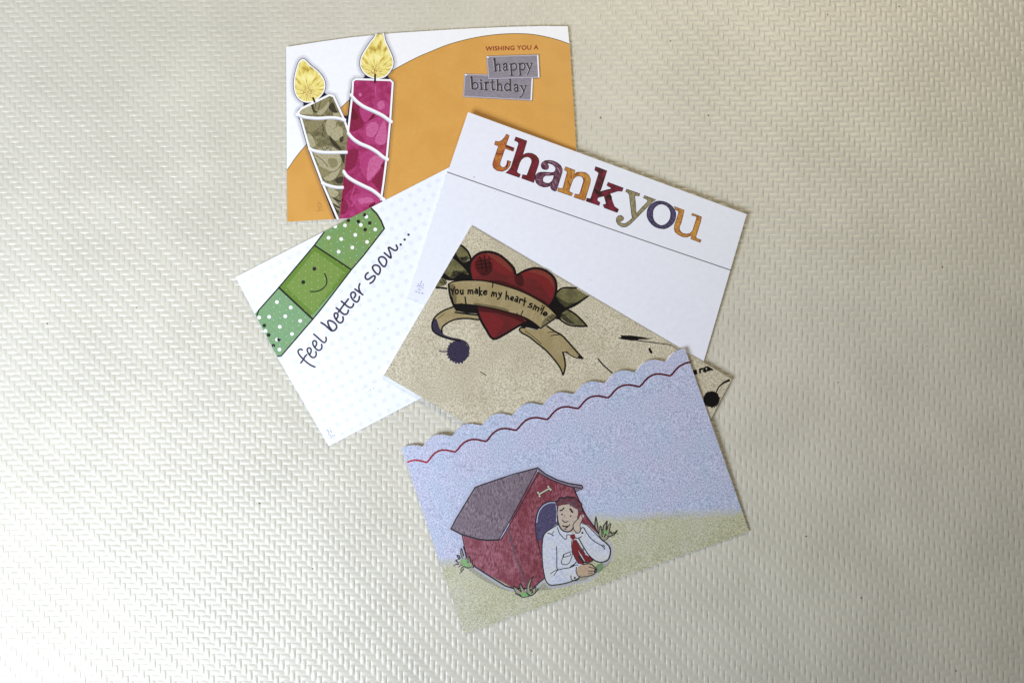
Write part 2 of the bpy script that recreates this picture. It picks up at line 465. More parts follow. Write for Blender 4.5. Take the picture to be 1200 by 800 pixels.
# ================================================================== 1. birthday card
def build_birthday():
    c = Card("birthday_card", "happy birthday card, orange and white, with two printed candles, lying at the back", "greeting card", (505, 150), z_birthday, O_BIRTH)
    panel(c, "front_panel", O_BIRTH, paper_white, edge=mat("warm_cut_edge", (206, 180, 140), rough=.7))
    panel(c, "back_panel", O_BIRTH, paper_white, drop=0.34, step=12)
    orange = mat("orange_print", (214, 158, 76), (222, 168, 88), 1600, rough=0.42, c3=(211, 155, 74), s3=60, bump=0.000008)
    arc = [(330, 208), (336, 200), (347, 184), (360, 168.5), (378, 148.5), (399, 126.9), (420, 108.5), (440, 95), (459, 83.3), (486.7, 68.5), (505, 60.6), (525, 52.6), (550, 45.8), (575, 41.5), (600, 39.7), (625, 40.7), (650, 45.9), (667, 51.8), (675, 56)]
    A = smooth(arc, n=4)
    sheet("orange_field", c, A+[(690, 270), (330, 270)], orange, 1)
    strokes("field_edge_line", c, [A], 0.9, mat("olive_line", (120, 96, 52), rough=.5), 2, sm=False)
    # soft drop shadow round the candles, its shade painted in as printed ink
    shade_ink = mat("drop_shadow_ink", (74, 64, 100), alpha=0.06, rough=0.5)
    zt = lambda p: zm(320, 20, 6, p)
    zb = lambda p: zm(320, 140, 6, p)
    fl1 = zt([(205, 305), (222, 308), (258, 345), (308, 385), (345, 430), (360, 475), (352, 520), (322, 562), (280, 590), (232, 594), (190, 577), (162, 535), (153, 480), (158, 420), (173, 360), (188, 320)])
    fl2 = zt([(742, 96), (768, 100), (782, 165), (810, 230), (835, 290), (838, 340), (815, 385), (780, 418), (730, 428), (680, 415), (640, 385), (620, 340), (625, 290), (650, 240), (690, 180), (718, 145)])
    pinkb = [(414, 96), (416.5, 93.6), (457.5, 94.8), (460, 97.5), (457.2, 140), (453.2, 183), (449, 216), (444, 258), (397.6, 258), (401.8, 217), (406.3, 173), (409, 140), (412, 112)]
    oliveb = [(350.5, 131), (352, 128.8), (386, 112), (391, 114), (404, 143), (409, 156), (409, 175), (404, 215), (400, 258), (394.5, 258), (378, 215), (362.5, 174), (353, 140), (349.5, 134)]
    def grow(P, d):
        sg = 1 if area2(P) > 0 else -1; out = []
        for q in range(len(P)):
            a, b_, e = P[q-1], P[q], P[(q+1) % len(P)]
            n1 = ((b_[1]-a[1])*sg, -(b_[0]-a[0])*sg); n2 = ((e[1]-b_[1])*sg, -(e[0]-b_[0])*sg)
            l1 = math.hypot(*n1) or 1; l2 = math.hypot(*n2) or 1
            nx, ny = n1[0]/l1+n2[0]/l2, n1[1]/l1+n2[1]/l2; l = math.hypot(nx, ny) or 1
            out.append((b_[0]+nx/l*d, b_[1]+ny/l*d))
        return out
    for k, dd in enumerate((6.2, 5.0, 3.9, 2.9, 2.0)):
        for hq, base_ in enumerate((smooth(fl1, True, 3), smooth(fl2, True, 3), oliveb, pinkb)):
            sheet("printed_drop_shadow", c, grow(base_, dd), shade_ink, 3+k*0.9+hq*0.2, step=6)
    white = mat("white_sticker_border", (250, 250, 254), rough=0.4)
    shade_w = mat("border_grey_line", (198, 198, 214), rough=0.5)
    dark = mat("wick_black", (30, 26, 26), rough=.5)
    def flame(name, outline, ctr, lv):
        m = mat("flame_petal_print", (1, 1, 1)) if False else None
        key = "flame_print_%d" % int(ctr[0])
        m = bpy.data.materials.new("flame_petals"); m.use_nodes = True; nt = m.node_tree; N = nt.nodes; L = nt.links
        b = N["Principled BSDF"]; b.inputs["Roughness"].default_value = .45
        tc = N.new("ShaderNodeTexCoord"); cc = c.loc(*c.at(ctr[0], ctr[1]))
        sub = N.new("ShaderNodeVectorMath"); sub.operation = 'SUBTRACT'; sub.inputs[1].default_value = (cc[0], cc[1], 0); L.new(tc.outputs["Object"], sub.inputs[0])
        sx = N.new("ShaderNodeSeparateXYZ"); L.new(sub.outputs[0], sx.inputs[0])
        at = N.new("ShaderNodeMath"); at.operation = 'ARCTAN2'; L.new(sx.outputs[1], at.inputs[0]); L.new(sx.outputs[0], at.inputs[1])
        ln = N.new("ShaderNodeVectorMath"); ln.operation = 'LENGTH'
        cx = N.new("ShaderNodeCombineXYZ"); L.new(sx.outputs[0], cx.inputs[0]); L.new(sx.outputs[1], cx.inputs[1]); L.new(cx.outputs[0], ln.inputs[0])
        m1 = N.new("ShaderNodeMath"); m1.operation = 'MULTIPLY'; m1.inputs[1].default_value = 4.2; L.new(at.outputs[0], m1.inputs[0])
        m2 = N.new("ShaderNodeMath"); m2.operation = 'MULTIPLY'; m2.inputs[1].default_value = 110; L.new(ln.outputs[1], m2.inputs[0])
        c2 = N.new("ShaderNodeCombineXYZ"); L.new(m1.outputs[0], c2.inputs[0]); L.new(m2.outputs[0], c2.inputs[1])
        nz = N.new("ShaderNodeTexNoise"); nz.inputs["Scale"].default_value = 1.6; nz.inputs["Detail"].default_value = 3; L.new(c2.outputs[0], nz.inputs[0])
        rp = N.new("ShaderNodeValToRGB"); e = rp.color_ramp.elements
        e[0].position = .33; e[0].color = srgb((188, 156, 66))+(1,); e[1].position = .62; e[1].color = srgb((250, 240, 165))+(1,)
        x = e.new(.46); x.color = srgb((232, 212, 112))+(1,)
        L.new(nz.outputs[0], rp.inputs[0])
        mr = N.new("ShaderNodeMapRange"); mr.inputs[1].default_value = 0.0012; mr.inputs[2].default_value = 0.005; mr.inputs[3].default_value = 1; mr.inputs[4].default_value = 0; L.new(ln.outputs[1], mr.inputs[0])
        n2 = N.new("ShaderNodeTexNoise"); n2.inputs["Scale"].default_value = 1300; L.new(tc.outputs["Object"], n2.inputs[0])
        m3 = N.new("ShaderNodeMath"); m3.operation = 'GREATER_THAN'; m3.inputs[1].default_value = .54; L.new(n2.outputs[0], m3.inputs[0])
        m4 = N.new("ShaderNodeMath"); m4.operation = 'MULTIPLY'; L.new(mr.outputs[0], m4.inputs[0]); L.new(m3.outputs[0], m4.inputs[1])
        mx = N.new("ShaderNodeMix"); mx.data_type = 'RGBA'; L.new(m4.outputs[0], mx.inputs[0]); L.new(rp.outputs[0], mx.inputs[6]); mx.inputs[7].default_value = srgb((150, 95, 40))+(1,)
        L.new(mx.outputs[2], b.inputs["Base Color"])
        return m
    # --- olive candle
    tex_o = mat("olive_petal_print", (112, 104, 72), (150, 143, 105), 700, rough=.45, c3=(84, 78, 52), s3=300)
    ol = sheet("candle", c, oliveb, tex_o, 8, label="olive grey floral candle leaning left")
    lt = mat("olive_petal_light", (158, 150, 116), (186, 178, 146), 900, rough=.45)
    md = mat("olive_petal_mid", (128, 120, 84), (150, 141, 104), 900, rough=.45)
    dk = mat("olive_gap_dark", (44, 40, 32), (70, 64, 46), 900, rough=.45)
    zc = lambda p: zm(340, 100, 10, p); zd = lambda p: zm(360, 170, 10, p)
    def petals(lst, m, nm, lv, par, clipc):
        for p in lst:
            q = clip_poly(smooth(p, True, 3), clipc)
            if len(q) > 2: sheet(nm, c, q, m, lv, parent=par)
    conv_o = [(351, 129.5), (386, 112.5), (391, 114.5), (404, 143), (409, 156), (402, 215), (399, 258), (394.5, 258), (378, 215), (362.5, 174), (353, 140)]
    petals([zc([(270, 200), (330, 170), (420, 120), (460, 180), (400, 260), (330, 310), (280, 280)]), zc([(110, 380), (200, 430), (330, 380), (400, 400), (330, 500), (250, 550), (200, 520)])], md, "petal", 9, ol, conv_o)
    petals([zc([(100, 290), (180, 240), (240, 230), (270, 330), (200, 345), (120, 330)]), zc([(310, 320), (400, 260), (455, 190), (450, 250), (400, 320), (350, 350)]),
            zc([(440, 400), (510, 390), (540, 460), (500, 560), (460, 590), (420, 540), (415, 460)]), zc([(490, 560), (560, 480), (620, 530), (600, 620), (540, 650), (490, 630)]),
            zc([(500, 325), (560, 320), (590, 380), (530, 390)]), zc([(200, 570), (260, 600), (300, 700), (250, 730), (225, 690)]),
            zc([(340, 740), (450, 715), (530, 750), (500, 790), (350, 790)])], lt, "petal", 10, ol, conv_o)
    petals([zd([(150, 40), (290, 20), (380, 100), (400, 200), (360, 350), (270, 420), (190, 390), (150, 260), (80, 100)]), zd([(240, 500), (320, 520), (370, 560), (330, 610), (270, 600)]),
            zd([(270, 620), (330, 650), (380, 740), (350, 745), (300, 680)])], lt, "petal", 10, ol, conv_o)
    petals([zd([(100, 230), (150, 250), (280, 320), (220, 370), (180, 380)]), zd([(240, 170), (330, 160), (360, 230), (290, 270)])], md, "petal", 11, ol, conv_o)
    petals([zc([(240, 210), (268, 205), (285, 290), (330, 320), (270, 310)]), zc([(455, 600), (510, 640), (600, 750), (570, 755), (500, 700)]), zc([(580, 620), (625, 600), (615, 660), (590, 670)]),
            zc([(450, 260), (500, 200), (540, 290), (560, 320), (500, 320)]),
            zd([(380, 90), (450, 100), (440, 220), (410, 180)]), zd([(290, 680), (340, 700), (390, 740), (350, 735)]), zd([(290, 690), (330, 740), (380, 790), (320, 790)]),
            zd([(330, 400), (420, 370), (410, 450), (340, 440)]), zd([(300, 610), (380, 650), (395, 640), (390, 670), (330, 650)])], dk, "petal_gap", 12, ol, conv_o)
    strokes("vein_line", c, [zc([(330, 140), (300, 220), (290, 280)]), zc([(380, 130), (350, 210), (330, 290)]), zc([(220, 400), (300, 400), (390, 350)]), zc([(370, 440), (390, 520), (370, 600)]),
                             zd([(100, 120), (180, 180), (240, 250)]), zd([(260, 320), (340, 300), (390, 240)]), zc([(300, 600), (340, 560), (400, 600)])], 0.6, dk, 13, parent=ol, split=True)
    strokes("sticker_border", c, [[(397, 259), (378, 215), (362.5, 174), (353, 140), (349.5, 131.5), (353, 127.5), (386, 111.5), (391, 113), (404, 142), (408, 154)]], 2.4, white, 14, parent=ol, sm=False, label="thin white border")
    rib = [zt([(170, 685), (230, 703), (320, 710), (400, 705), (460, 710), (503, 724)]), zb([(260, 208), (320, 225), (400, 230), (517, 228)]), zb([(350, 447), (400, 465), (450, 475), (490, 475)])]
    strokes("ribbon_shade", c, [[(p[0], p[1]+1.1) for p in r] for r in rib], 3.0, shade_w, 15, parent=ol, split=True)
    strokes("ribbon_line", c, rib, 2.6, white, 16.5, parent=ol, split=True)
    [dots("ribbon_knot", c, [q], 2, white, 17.5, parent=ol) for q in [rib[0][0]+(2.1,), rib[0][-1]+(1.9,), rib[1][0]+(2.2,), rib[2][0]+(2.2,)]]
    # --- pink candle
    tex_p = mat("pink_petal_print", (142, 26, 80), (170, 46, 104), 900, rough=.45, c3=(186, 66, 126), s3=260)
    pk = sheet("candle", c, pinkb, tex_p, 14, label="magenta floral candle standing upright")
    p_l = mat("pink_petal_light", (188, 78, 136), (208, 112, 158), 1100, rough=.45)
    p_m = mat("pink_petal_mid", (168, 46, 108), (186, 70, 128), 1100, rough=.45)
    p_d = mat("pink_petal_deep", (122, 18, 56), (146, 30, 76), 1100, rough=.45)
    conv_p = [(414.5, 95), (459, 95.5), (453, 183), (444, 256), (398.5, 256), (406.5, 173)]
    petals([zc([(740, 190), (860, 250), (880, 430), (800, 520), (690, 520)]), zd([(470, 80), (600, 60), (560, 250), (450, 300)]), zd([(430, 360), (560, 440), (440, 600), (390, 700)]), zd([(390, 620), (480, 700), (450, 800), (380, 800)]),
            zd([(760, 400), (900, 240), (890, 560), (800, 480)])], p_d, "petal", 15, pk, conv_p)
    petals([zc([(980, 250), (1080, 170), (1180, 240), (1150, 340), (1050, 350)]), zc([(870, 480), (960, 400), (1100, 370), (1140, 500), (1110, 680), (980, 690), (880, 620)]),
            zd([(640, 100), (780, 60), (900, 170), (860, 280), (740, 420), (690, 400), (620, 250)]), zd([(530, 600), (700, 560), (850, 640), (760, 720), (560, 710)]), zc([(820, 260), (980, 260), (960, 340), (880, 440), (830, 360)])], p_m, "petal", 16, pk, conv_p)
    petals([zc([(1000, 620), (1060, 480), (1110, 420), (1130, 640), (1080, 700), (1010, 680)]), zd([(720, 200), (800, 120), (890, 180), (830, 300), (730, 410), (700, 390)]), zc([(900, 470), (980, 430), (1040, 480), (980, 600), (900, 590)]),
            zc([(1020, 220), (1080, 180), (1110, 250), (1050, 290)]), zd([(600, 640), (720, 610), (780, 660), (640, 690)]), zc([(800, 100), (830, 90), (840, 125), (810, 135)])], p_l, "petal", 17, pk, conv_p)
    petals([zc([(905, 430), (985, 330), (980, 380), (930, 410)]), zd([(720, 710), (790, 670), (795, 700), (740, 735)]), zd([(870, 230), (900, 200), (895, 260), (865, 255)]), zc([(730, 250), (760, 300), (800, 380), (720, 400)])], mat("pink_petal_dark", (96, 10, 34), (116, 20, 46), 900), "petal_gap", 18, pk, conv_p)
    strokes("vein_line", c, [zc([(1000, 10), (1000, 80), (1010, 150)]), zd([(560, 480), (530, 560), (510, 640)]), zd([(520, 720), (570, 650), (660, 590)]), zd([(750, 400), (780, 300), (830, 200)])], 0.6, p_l, 19, parent=pk, split=True)
    strokes("sticker_border", c, [[(407.7, 156), (409.5, 140), (412.7, 112), (413.6, 95.5), (416.5, 93), (457.5, 94.2), (460.3, 97), (457.4, 140), (453.4, 183), (449.2, 216), (446.5, 234)]], 2.3, white, 20, parent=pk, sm=False)
    rib = [zt([(550, 548), (585, 588), (640, 628), (710, 660), (770, 690), (805, 715), (830, 735)]), zb([(528, 92), (560, 130), (610, 165), (680, 195), (730, 225), (770, 258), (803, 280)]), zb([(497, 362), (520, 395), (570, 430), (640, 465), (700, 495), (745, 530), (778, 562)])]
    strokes("ribbon_shade", c, [[(p[0]-0.4, p[1]+1.2) for p in r] for r in rib], 3.2, shade_w, 21, parent=pk, split=True)
    strokes("ribbon_line", c, rib, 2.8, white, 22.5, parent=pk, split=True)
    [dots("ribbon_knot", c, [q], 2, white, 23.5, parent=pk) for q in [rib[0][0]+(2.1,), rib[0][-1]+(2.1,), rib[1][-1]+(2.1,), rib[2][-1]+(2.2,)]]
    for (fl, ctr, wick, nm, lab) in ((fl1, (361, 108), zt([(281, 570), (292, 597)]), "flame", "round yellow flame bent to the left"), (fl2, (440, 84.5), zt([(718, 407), (716, 460)]), "flame", "taller yellow flame whose tip meets the card edge")):
        S = smooth(fl, True, 3)
        f = sheet(nm, c, S, flame(nm, S, ctr, 0), 25, step=3, label=lab)
        if ctr[0] > 400: strokes("sticker_border", c, [S[4:]+S[:1]], 2.7, white, 24, parent=f, sm=False)
        else: strokes("sticker_border", c, [S], 2.7, white, 24, parent=f, closed=True, sm=False)
        strokes("wick", c, [wick], 2.2, dark, 27, parent=f)
    # --- text WISHING YOU A
    cu = bpy.data.curves.new("t", 'FONT'); cu.body = "WISHING YOU A"; cu.size = 1.0; cu.offset = 0.028; cu.space_character = 1.08
    to = bpy.data.objects.new("t", cu); COL.objects.link(to)
    dg = bpy.context.evaluated_depsgraph_get(); dg.update()
    tm = bpy.data.meshes.new_from_object(to.evaluated_get(dg)); xs = [v.co.x for v in tm.vertices]; ys = [v.co.y for v in tm.vertices]
    x0, x1, y0, y1 = min(xs), max(xs), min(ys), max(ys)
    for v in tm.vertices:
        u = (v.co.x-x0)/(x1-x0); h = (v.co.y-y0)/(y1-y0)
        v.co = c.loc(*c.at(568.8+62.2*u+0.1*h, 60.0-1.7*u-5.4*h, 0.03))
    bpy.data.objects.remove(to)
    link("wishing_text", tm, mat("brick_red_ink", (138, 36, 20), rough=.5), c.root)
    # --- printed metal word tiles
    zz = lambda p: zm(540, 60, 11.94, p)
    metal = mat("brushed_pewter_print", (126, 120, 134), (152, 146, 158), 900, rough=.38, stretch=(0.35, 2.2), rot=0.6)
    hi = mat("tile_highlight_print", (246, 246, 250), rough=.35); lo = mat("tile_edge_print", (96, 88, 92), rough=.4); mid = mat("tile_rim_print", (180, 176, 190), rough=.4)
    inkd = mat("engraved_letter_ink", (48, 40, 50), rough=.5); lite = mat("engraved_letter_light", (206, 204, 214), rough=.45)
    def tile(cs, base, lab):
        q = zz(cs)
        t = sheet("word_tile", c, q, metal, 1, base=base, thick=0.28, label=lab)
        a, b, d, e = q
        ins = lambda p, k=1.0: (p[0]+(sum(x[0] for x in q)/4-p[0])*0.02*k, p[1]+(sum(x[1] for x in q)/4-p[1])*0.05*k)
        a, b, d, e = [ins(p) for p in (a, b, d, e)]
        strokes("rim_line", c, [[a, b], [e, a], [e, d]], 1.2, mid, 2, parent=t, base=base, sm=False)
        strokes("rim_highlight", c, [[(b[0]-.6, b[1]+.6), (d[0]-.8, d[1]-.4)]], 1.6, hi, 4, parent=t, base=base, sm=False)
        strokes("rim_highlight", c, [[(a[0]+.3, a[1]+.3), (a[0]+1.6, a[1]+.8)]], 1.5, hi, 4, parent=t, base=base, sm=False)
        return t
    t1 = tile([(50, 318), (1018, 352), (1003, 694), (30, 642)], 0.35, "lower pewter tile reading birthday")
    t2 = tile([(357, 72), (1090, 50), (1108, 374), (385, 396)], 0.66, "upper pewter tile reading happy")
    def word(t, L, base):
        L = [(wd/11.94, zz(p)) for wd, p in L]
        strokes("letter_highlight", c, [(wd*0.8, [(p[0]-0.85, p[1]+0.35) for p in s]) for wd, s in L], 1, lite, 6, parent=t, base=base)
        strokes("lettering", c, [(wd*1.25, p) for wd, p in L], 1, inkd, 8, parent=t, base=base)
    word(t1, [(20, [(150, 362), (155, 440), (160, 528)]), (11, [(132, 378), (150, 362)]), (14, [(162, 465), (196, 442), (228, 462), (234, 502), (205, 534), (162, 528)]),
              (18, [(282, 448), (286, 536)]), (20, [(280, 410), (283, 414)]), (9, [(262, 540), (308, 536)]), (9, [(265, 452), (284, 447)]),
              (18, [(345, 440), (351, 540)]), (16, [(352, 462), (368, 440), (386, 440)]), (9, [(326, 546), (376, 541)]), (9, [(328, 444), (346, 438)]),
              (16, [(436, 398), (438, 520), (450, 545), (468, 540)]), (10, [(412, 440), (468, 436)]),
              (18, [(511, 402), (515, 548)]), (15, [(517, 486), (544, 462), (562, 478), (566, 550)]), (9, [(494, 552), (535, 549)]), (9, [(546, 556), (585, 552)]),
              (18, [(690, 398), (690, 555)]), (15, [(688, 478), (652, 456), (618, 482), (614, 524), (640, 554), (688, 538)]), (9, [(672, 400), (690, 396)]), (9, [(690, 557), (706, 556)]),
              (17, [(748, 486), (770, 470), (790, 484), (793, 562)]), (13, [(790, 512), (754, 522), (742, 548), (766, 568), (792, 545)]), (9, [(793, 564), (808, 562)]),
              (16, [(842, 490), (862, 524), (882, 568)]), (12, [(908, 490), (876, 580), (848, 632), (824, 650)]), (9, [(824, 490), (860, 488)]), (9, [(890, 490), (920, 488)])], 0.35)
    word(t2, [(20, [(472, 108), (478, 190), (486, 278)]), (11, [(454, 124), (472, 106)]), (15, [(484, 214), (514, 186), (538, 196), (545, 276)]), (9, [(464, 284), (506, 280)]), (9, [(525, 282), (562, 278)]),
              (17, [(594, 196), (616, 178), (638, 190), (642, 266)]), (13, [(640, 216), (604, 230), (592, 254), (614, 276), (640, 254)]), (9, [(642, 270), (660, 268)]),
              (18, [(700, 184), (704, 262), (710, 340)]), (14, [(704, 194), (742, 174), (774, 200), (770, 246), (740, 270), (708, 262)]), (9, [(688, 346), (734, 342)]), (9, [(682, 188), (700, 178)]),
              (18, [(822, 180), (826, 258), (832, 336)]), (14, [(826, 190), (862, 170), (894, 196), (890, 242), (862, 266), (828, 258)]), (9, [(812, 342), (858, 338)]), (9, [(804, 184), (822, 174)]),
              (16, [(922, 176), (942, 214), (962, 254)]), (12, [(992, 176), (958, 268), (930, 334)]), (9, [(904, 178), (940, 172)]), (9, [(974, 174), (1004, 172)])], 0.66)
    # little maker's mark
    zl = lambda p: zm(360, 230, 29.6, p)
    strokes("maker_mark", c, [zl(s) for s in ([(400, 190), (402, 290)], [(440, 250), (470, 290), (505, 285)], [(340, 340), (375, 330)], [(385, 380), (430, 385), (450, 350)], [(470, 370), (515, 360)], [(385, 425), (465, 430)], [(325, 485), (345, 520)], [(395, 520), (400, 480), (430, 500), (470, 485)], [(500, 490), (545, 480)])], 0.6, mat("brown_mark_ink", (160, 112, 50), rough=.5), 3, sm=False)
    return c
build_birthday()

# ================================================================== 2. feel better card
def build_feel():
    c = Card("get_well_card", "white feel better soon card with a smiling green bandage, lying at the left", "greeting card", (450, 360), z_feel, O_FEEL)
    panel(c, "front_panel", O_FEEL, mat("gloss_white_card", (240, 244, 253), (245, 248, 255), 300, rough=0.38, bump=0.000006, bscale=700))
    panel(c, "back_panel", O_FEEL, paper_white, drop=0.34, step=12)
    # lavender squares
    V, Fc = [], []
    a = (10.9, -5.62); b = (5.6, 11.15); o0 = zm(215, 300, 8, [(555, 240)])[0]
    for i in range(-4, 36):
        for j in range(-3, 24):
            x = o0[0]+a[0]*i+b[0]*j; y = o0[1]+a[1]*i+b[1]*j
            h = 2.75
            q = [(x+h*math.cos(t)*1.25, y+h*math.sin(t)*1.25) for t in [math.radians(20+90*k) for k in range(4)]]
            if not all(inside_convex(p, O_FEEL) for p in q): continue
            n = len(V); V += [c.loc(*c.at(p[0], p[1], 0.012)) for p in q]; Fc.append((n+3, n+2, n+1, n))
    me = bpy.data.meshes.new("square_pattern"); me.from_pydata(V, [], Fc); me.update()
    link("square_pattern", me, mat("pale_lavender_ink", (228, 232, 250), (235, 238, 253), 600, rough=.4), c.root, 'stuff')
    out = [(301, 371.5), (303.3, 363), (326.7, 336.9), (368.3, 287.5), (380.5, 271), (385, 262), (425, 238), (433.8, 243.8), (441.2, 250.5), (446.6, 258.8), (450.3, 268), (425.5, 300), (411.7, 316), (378, 360), (366.5, 374), (329.6, 416.8), (324, 417.3)]
    out = [(296, 371)]+out[2:]+[(310, 420)]
    g_r = mat("bandage_green", (114, 146, 78), (130, 160, 94), 1500, rough=.40, c3=(116, 156, 104), s3=110)
    bd = sheet("bandage", c, out, g_r, 2, label="green spotted adhesive bandage")
    g_l = mat("bandage_green_pale", (114, 152, 106), (136, 174, 130), 1500, rough=.40)
    sheet("bandage_end", c, [(290, 377), (326.7, 336.9), (366.5, 374), (329.6, 416.8), (310, 420)], g_l, 3, parent=bd)  # paler green left end, with the window gloss painted into its colour
    pad = [(326.7, 336.9), (368.3, 287.5), (411.7, 316), (366.5, 374)]
    g_p1 = mat("pad_green_edge", (96, 130, 46), (108, 142, 56), 1500, rough=.40)
    g_p2 = mat("pad_green", (112, 142, 62), (128, 156, 80), 1500, rough=.40)
    sheet("pad", c, pad, g_p1, 4, parent=bd)
    ctr = (369, 330)
    sheet("pad", c, [(ctr[0]+(p[0]-ctr[0])*0.80, ctr[1]+(p[1]-ctr[1])*0.84) for p in pad], g_p2, 5, parent=bd)
    sheet("pad_pale_band", c, [(407, 322), (411.7, 316), (366.5, 374), (364, 371.5)], g_l, 6, parent=bd)  # paler green band along the right border of the pad
    wht = mat("white_dot_ink", (250, 250, 252), rough=.4); blk = mat("black_dot_ink", (34, 28, 30), rough=.4)
    zr = lambda p: zm(370, 240, 13.333, p); zq = lambda p: zm(290, 330, 8.889, p)
    wd = zr([(305, 338), (457, 322), (790, 187), (705, 315), (200, 515), (398, 535), (618, 470), (930, 385), (802, 580), (572, 667), (358, 732)])+zq([(307, 212), (450, 268), (122, 373), (226, 366), (394, 360), (549, 408), (337, 470), (464, 544), (188, 512), (308, 603), (333, 706)])
    bk = zr([(507, 245), (665, 262), (760, 158), (843, 285), (772, 388)])+zq([(175, 456), (220, 555), (327, 603), (270, 666)])
    for p in wd: dots("spot", c, [p], 2.2, wht, 8, parent=bd)
    for p in bk: dots("spot", c, [p], 2.15, blk, 9, parent=bd)
    # fine dots
    pin, mint = [], []
    cx = [(296, 371), (368, 287), (385, 262), (425, 238), (433.8, 243.8), (446.6, 258.8), (450.3, 268), (366.5, 374), (329.6, 416.8), (320, 417)]
    for i in range(-12, 16):
        for j in range(-14, 20):
            x = 410.5+7.5*i; y = 263.5-2.25*i+7.7*j
            if not inside_convex((x, y), [(ctr2[0]*0.985+373*0.015, ctr2[1]*0.985+332*0.015) for ctr2 in cx]): continue
            if not inside_convex((x, y), O_FEEL): continue
            (pin if (inside_convex((x, y), pad) or (i*3+j*2) % 4 == 0) else mint).append((x+random.uniform(-.2, .2), y+random.uniform(-.2, .2)))
    dots("fine_dots", c, pin, 0.52, mat("pink_dot_ink", (214, 196, 150)), 10, parent=bd, n=6, kind='stuff')
    dots("fine_dots", c, mint, 0.62, mat("mint_dot_ink", (176, 222, 196)), 10, parent=bd, n=6, kind='stuff')
    ink = mat("black_outline_ink", (32, 26, 26), rough=.4)
    strokes("outline", c, [[(301, 369), (303.3, 363.2), (326.7, 336.9), (368.3, 287.5), (379.8, 272)], (1.7, [(435, 244), (441.2, 250.2), (446.6, 258.8), (450.3, 268)]), [(450.3, 268), (425.5, 300), (411.7, 316), (378, 360), (366.5, 374), (329.6, 416.8), (325.5, 417.5)],
                           (1.6, [(368.3, 287.5), (411.7, 316)]), (2.0, [(326.7, 336.9), (366.5, 374)])], 1.5, ink, 12, parent=bd, sm=False)
    zs = lambda p: zm(260, 230, 6, p)
    dots("eye", c, zs([(650, 510)]), 2.3, blk, 13, parent=bd); dots("eye", c, zs([(572, 604)]), 2.3, blk, 13, parent=bd)
    strokes("smile", c, [zs([(722, 543), (736, 580), (734, 618), (705, 652), (665, 668), (622, 670)])], 1.3, blk, 13, parent=bd)
    # hand lettering, one object per letter
    G = lambda p: zm(345, 390, 16, p); H = lambda p: zm(370, 350, 16, p); I = lambda p: zm(415, 300, 16, p); J = lambda p: zm(425, 260, 16, p); K = lambda p: zm(320, 330, 6, p)
    pen = mat("plum_pen_ink", (62, 50, 76), rough=.42)
    letters = [[G([(148, 318), (115, 305), (80, 320), (68, 355), (100, 420), (170, 495), (250, 565), (320, 610), (385, 638)]), G([(120, 562), (165, 500), (200, 440), (230, 408)])],
               [G([(288, 400), (312, 350), (308, 300), (275, 280), (242, 300), (246, 350), (280, 408), (320, 450), (360, 462), (398, 438), (410, 390), (402, 350)])],
               [G([(388, 262), (415, 215), (410, 165), (375, 145), (345, 168), (352, 225), (385, 275), (425, 315), (465, 325), (503, 300), (516, 255), (508, 215)])],
               [G([(362, 22), (430, 80), (500, 145), (545, 177), (578, 172), (597, 130), (590, 82)])],
               [H([(100, 445), (170, 490), (240, 552), (290, 595), (335, 598), (375, 570), (393, 520), (370, 470), (310, 425), (250, 408), (226, 430), (240, 490), (268, 545), (300, 585)])],
               [H([(388, 378), (413, 335), (412, 290), (380, 267), (350, 282), (350, 330), (382, 390), (430, 440), (470, 450), (503, 425), (516, 380), (508, 340)])],
               [H([(385, 172), (440, 215), (490, 265), (540, 293), (580, 285), (603, 255), (610, 215)]), H([(425, 250), (470, 190), (520, 120)])],
               [H([(480, 47), (540, 95), (590, 140), (640, 165), (680, 155), (703, 125), (708, 95)]), H([(520, 120), (560, 72), (612, 5)])],
               [K([(570, 114), (580, 94), (572, 76), (554, 76), (546, 95), (556, 120), (575, 138), (592, 142), (604, 125), (607, 104)])],
               [I([(15, 620), (90, 672), (162, 725)]), I([(128, 698), (97, 640), (88, 575), (106, 520)])],
               [I([(262, 312), (225, 340), (208, 390), (225, 430), (270, 435), (330, 390), (370, 370), (393, 388), (380, 435), (345, 485), (298, 512)])],
               [I([(350, 240), (345, 205), (370, 178), (410, 170), (460, 190), (488, 235), (485, 300), (455, 345), (415, 325), (370, 275), (350, 240)])],
               [I([(465, 90), (460, 50), (485, 22), (530, 15), (580, 42), (608, 90), (600, 150), (570, 198), (530, 180), (485, 125), (465, 90)])],
               [J([(405, 580), (470, 635), (530, 678), (520, 600), (495, 530), (482, 488), (498, 478), (540, 500), (595, 533), (635, 528), (652, 490), (628, 437)])]]
    for k, L in enumerate(letters):
        strokes("letter", c, L, 2.15 if k > 3 else 1.95, pen, 3)
    for p in J([(713, 425), (787, 332), (860, 241)]): dots("ellipsis_dot", c, [p], 1.5, pen, 3)
    mk = mat("grey_mark_ink", (150, 148, 186), rough=.45)
    zl = lambda p: zm(370, 490, 26.67, p)
    strokes("maker_mark", c, [zl(s) for s in ([(355, 355), (395, 410), (425, 465)], [(450, 385), (480, 385)], [(470, 410), (505, 440)], [(385, 520), (400, 490)], [(440, 540), (480, 510)], [(440, 600), (475, 600)], [(500, 570), (520, 545), (550, 560)], [(570, 520), (600, 540)])], 0.75, mk, 3, sm=False)
    sp = mat("speck_ink", (150, 138, 130))
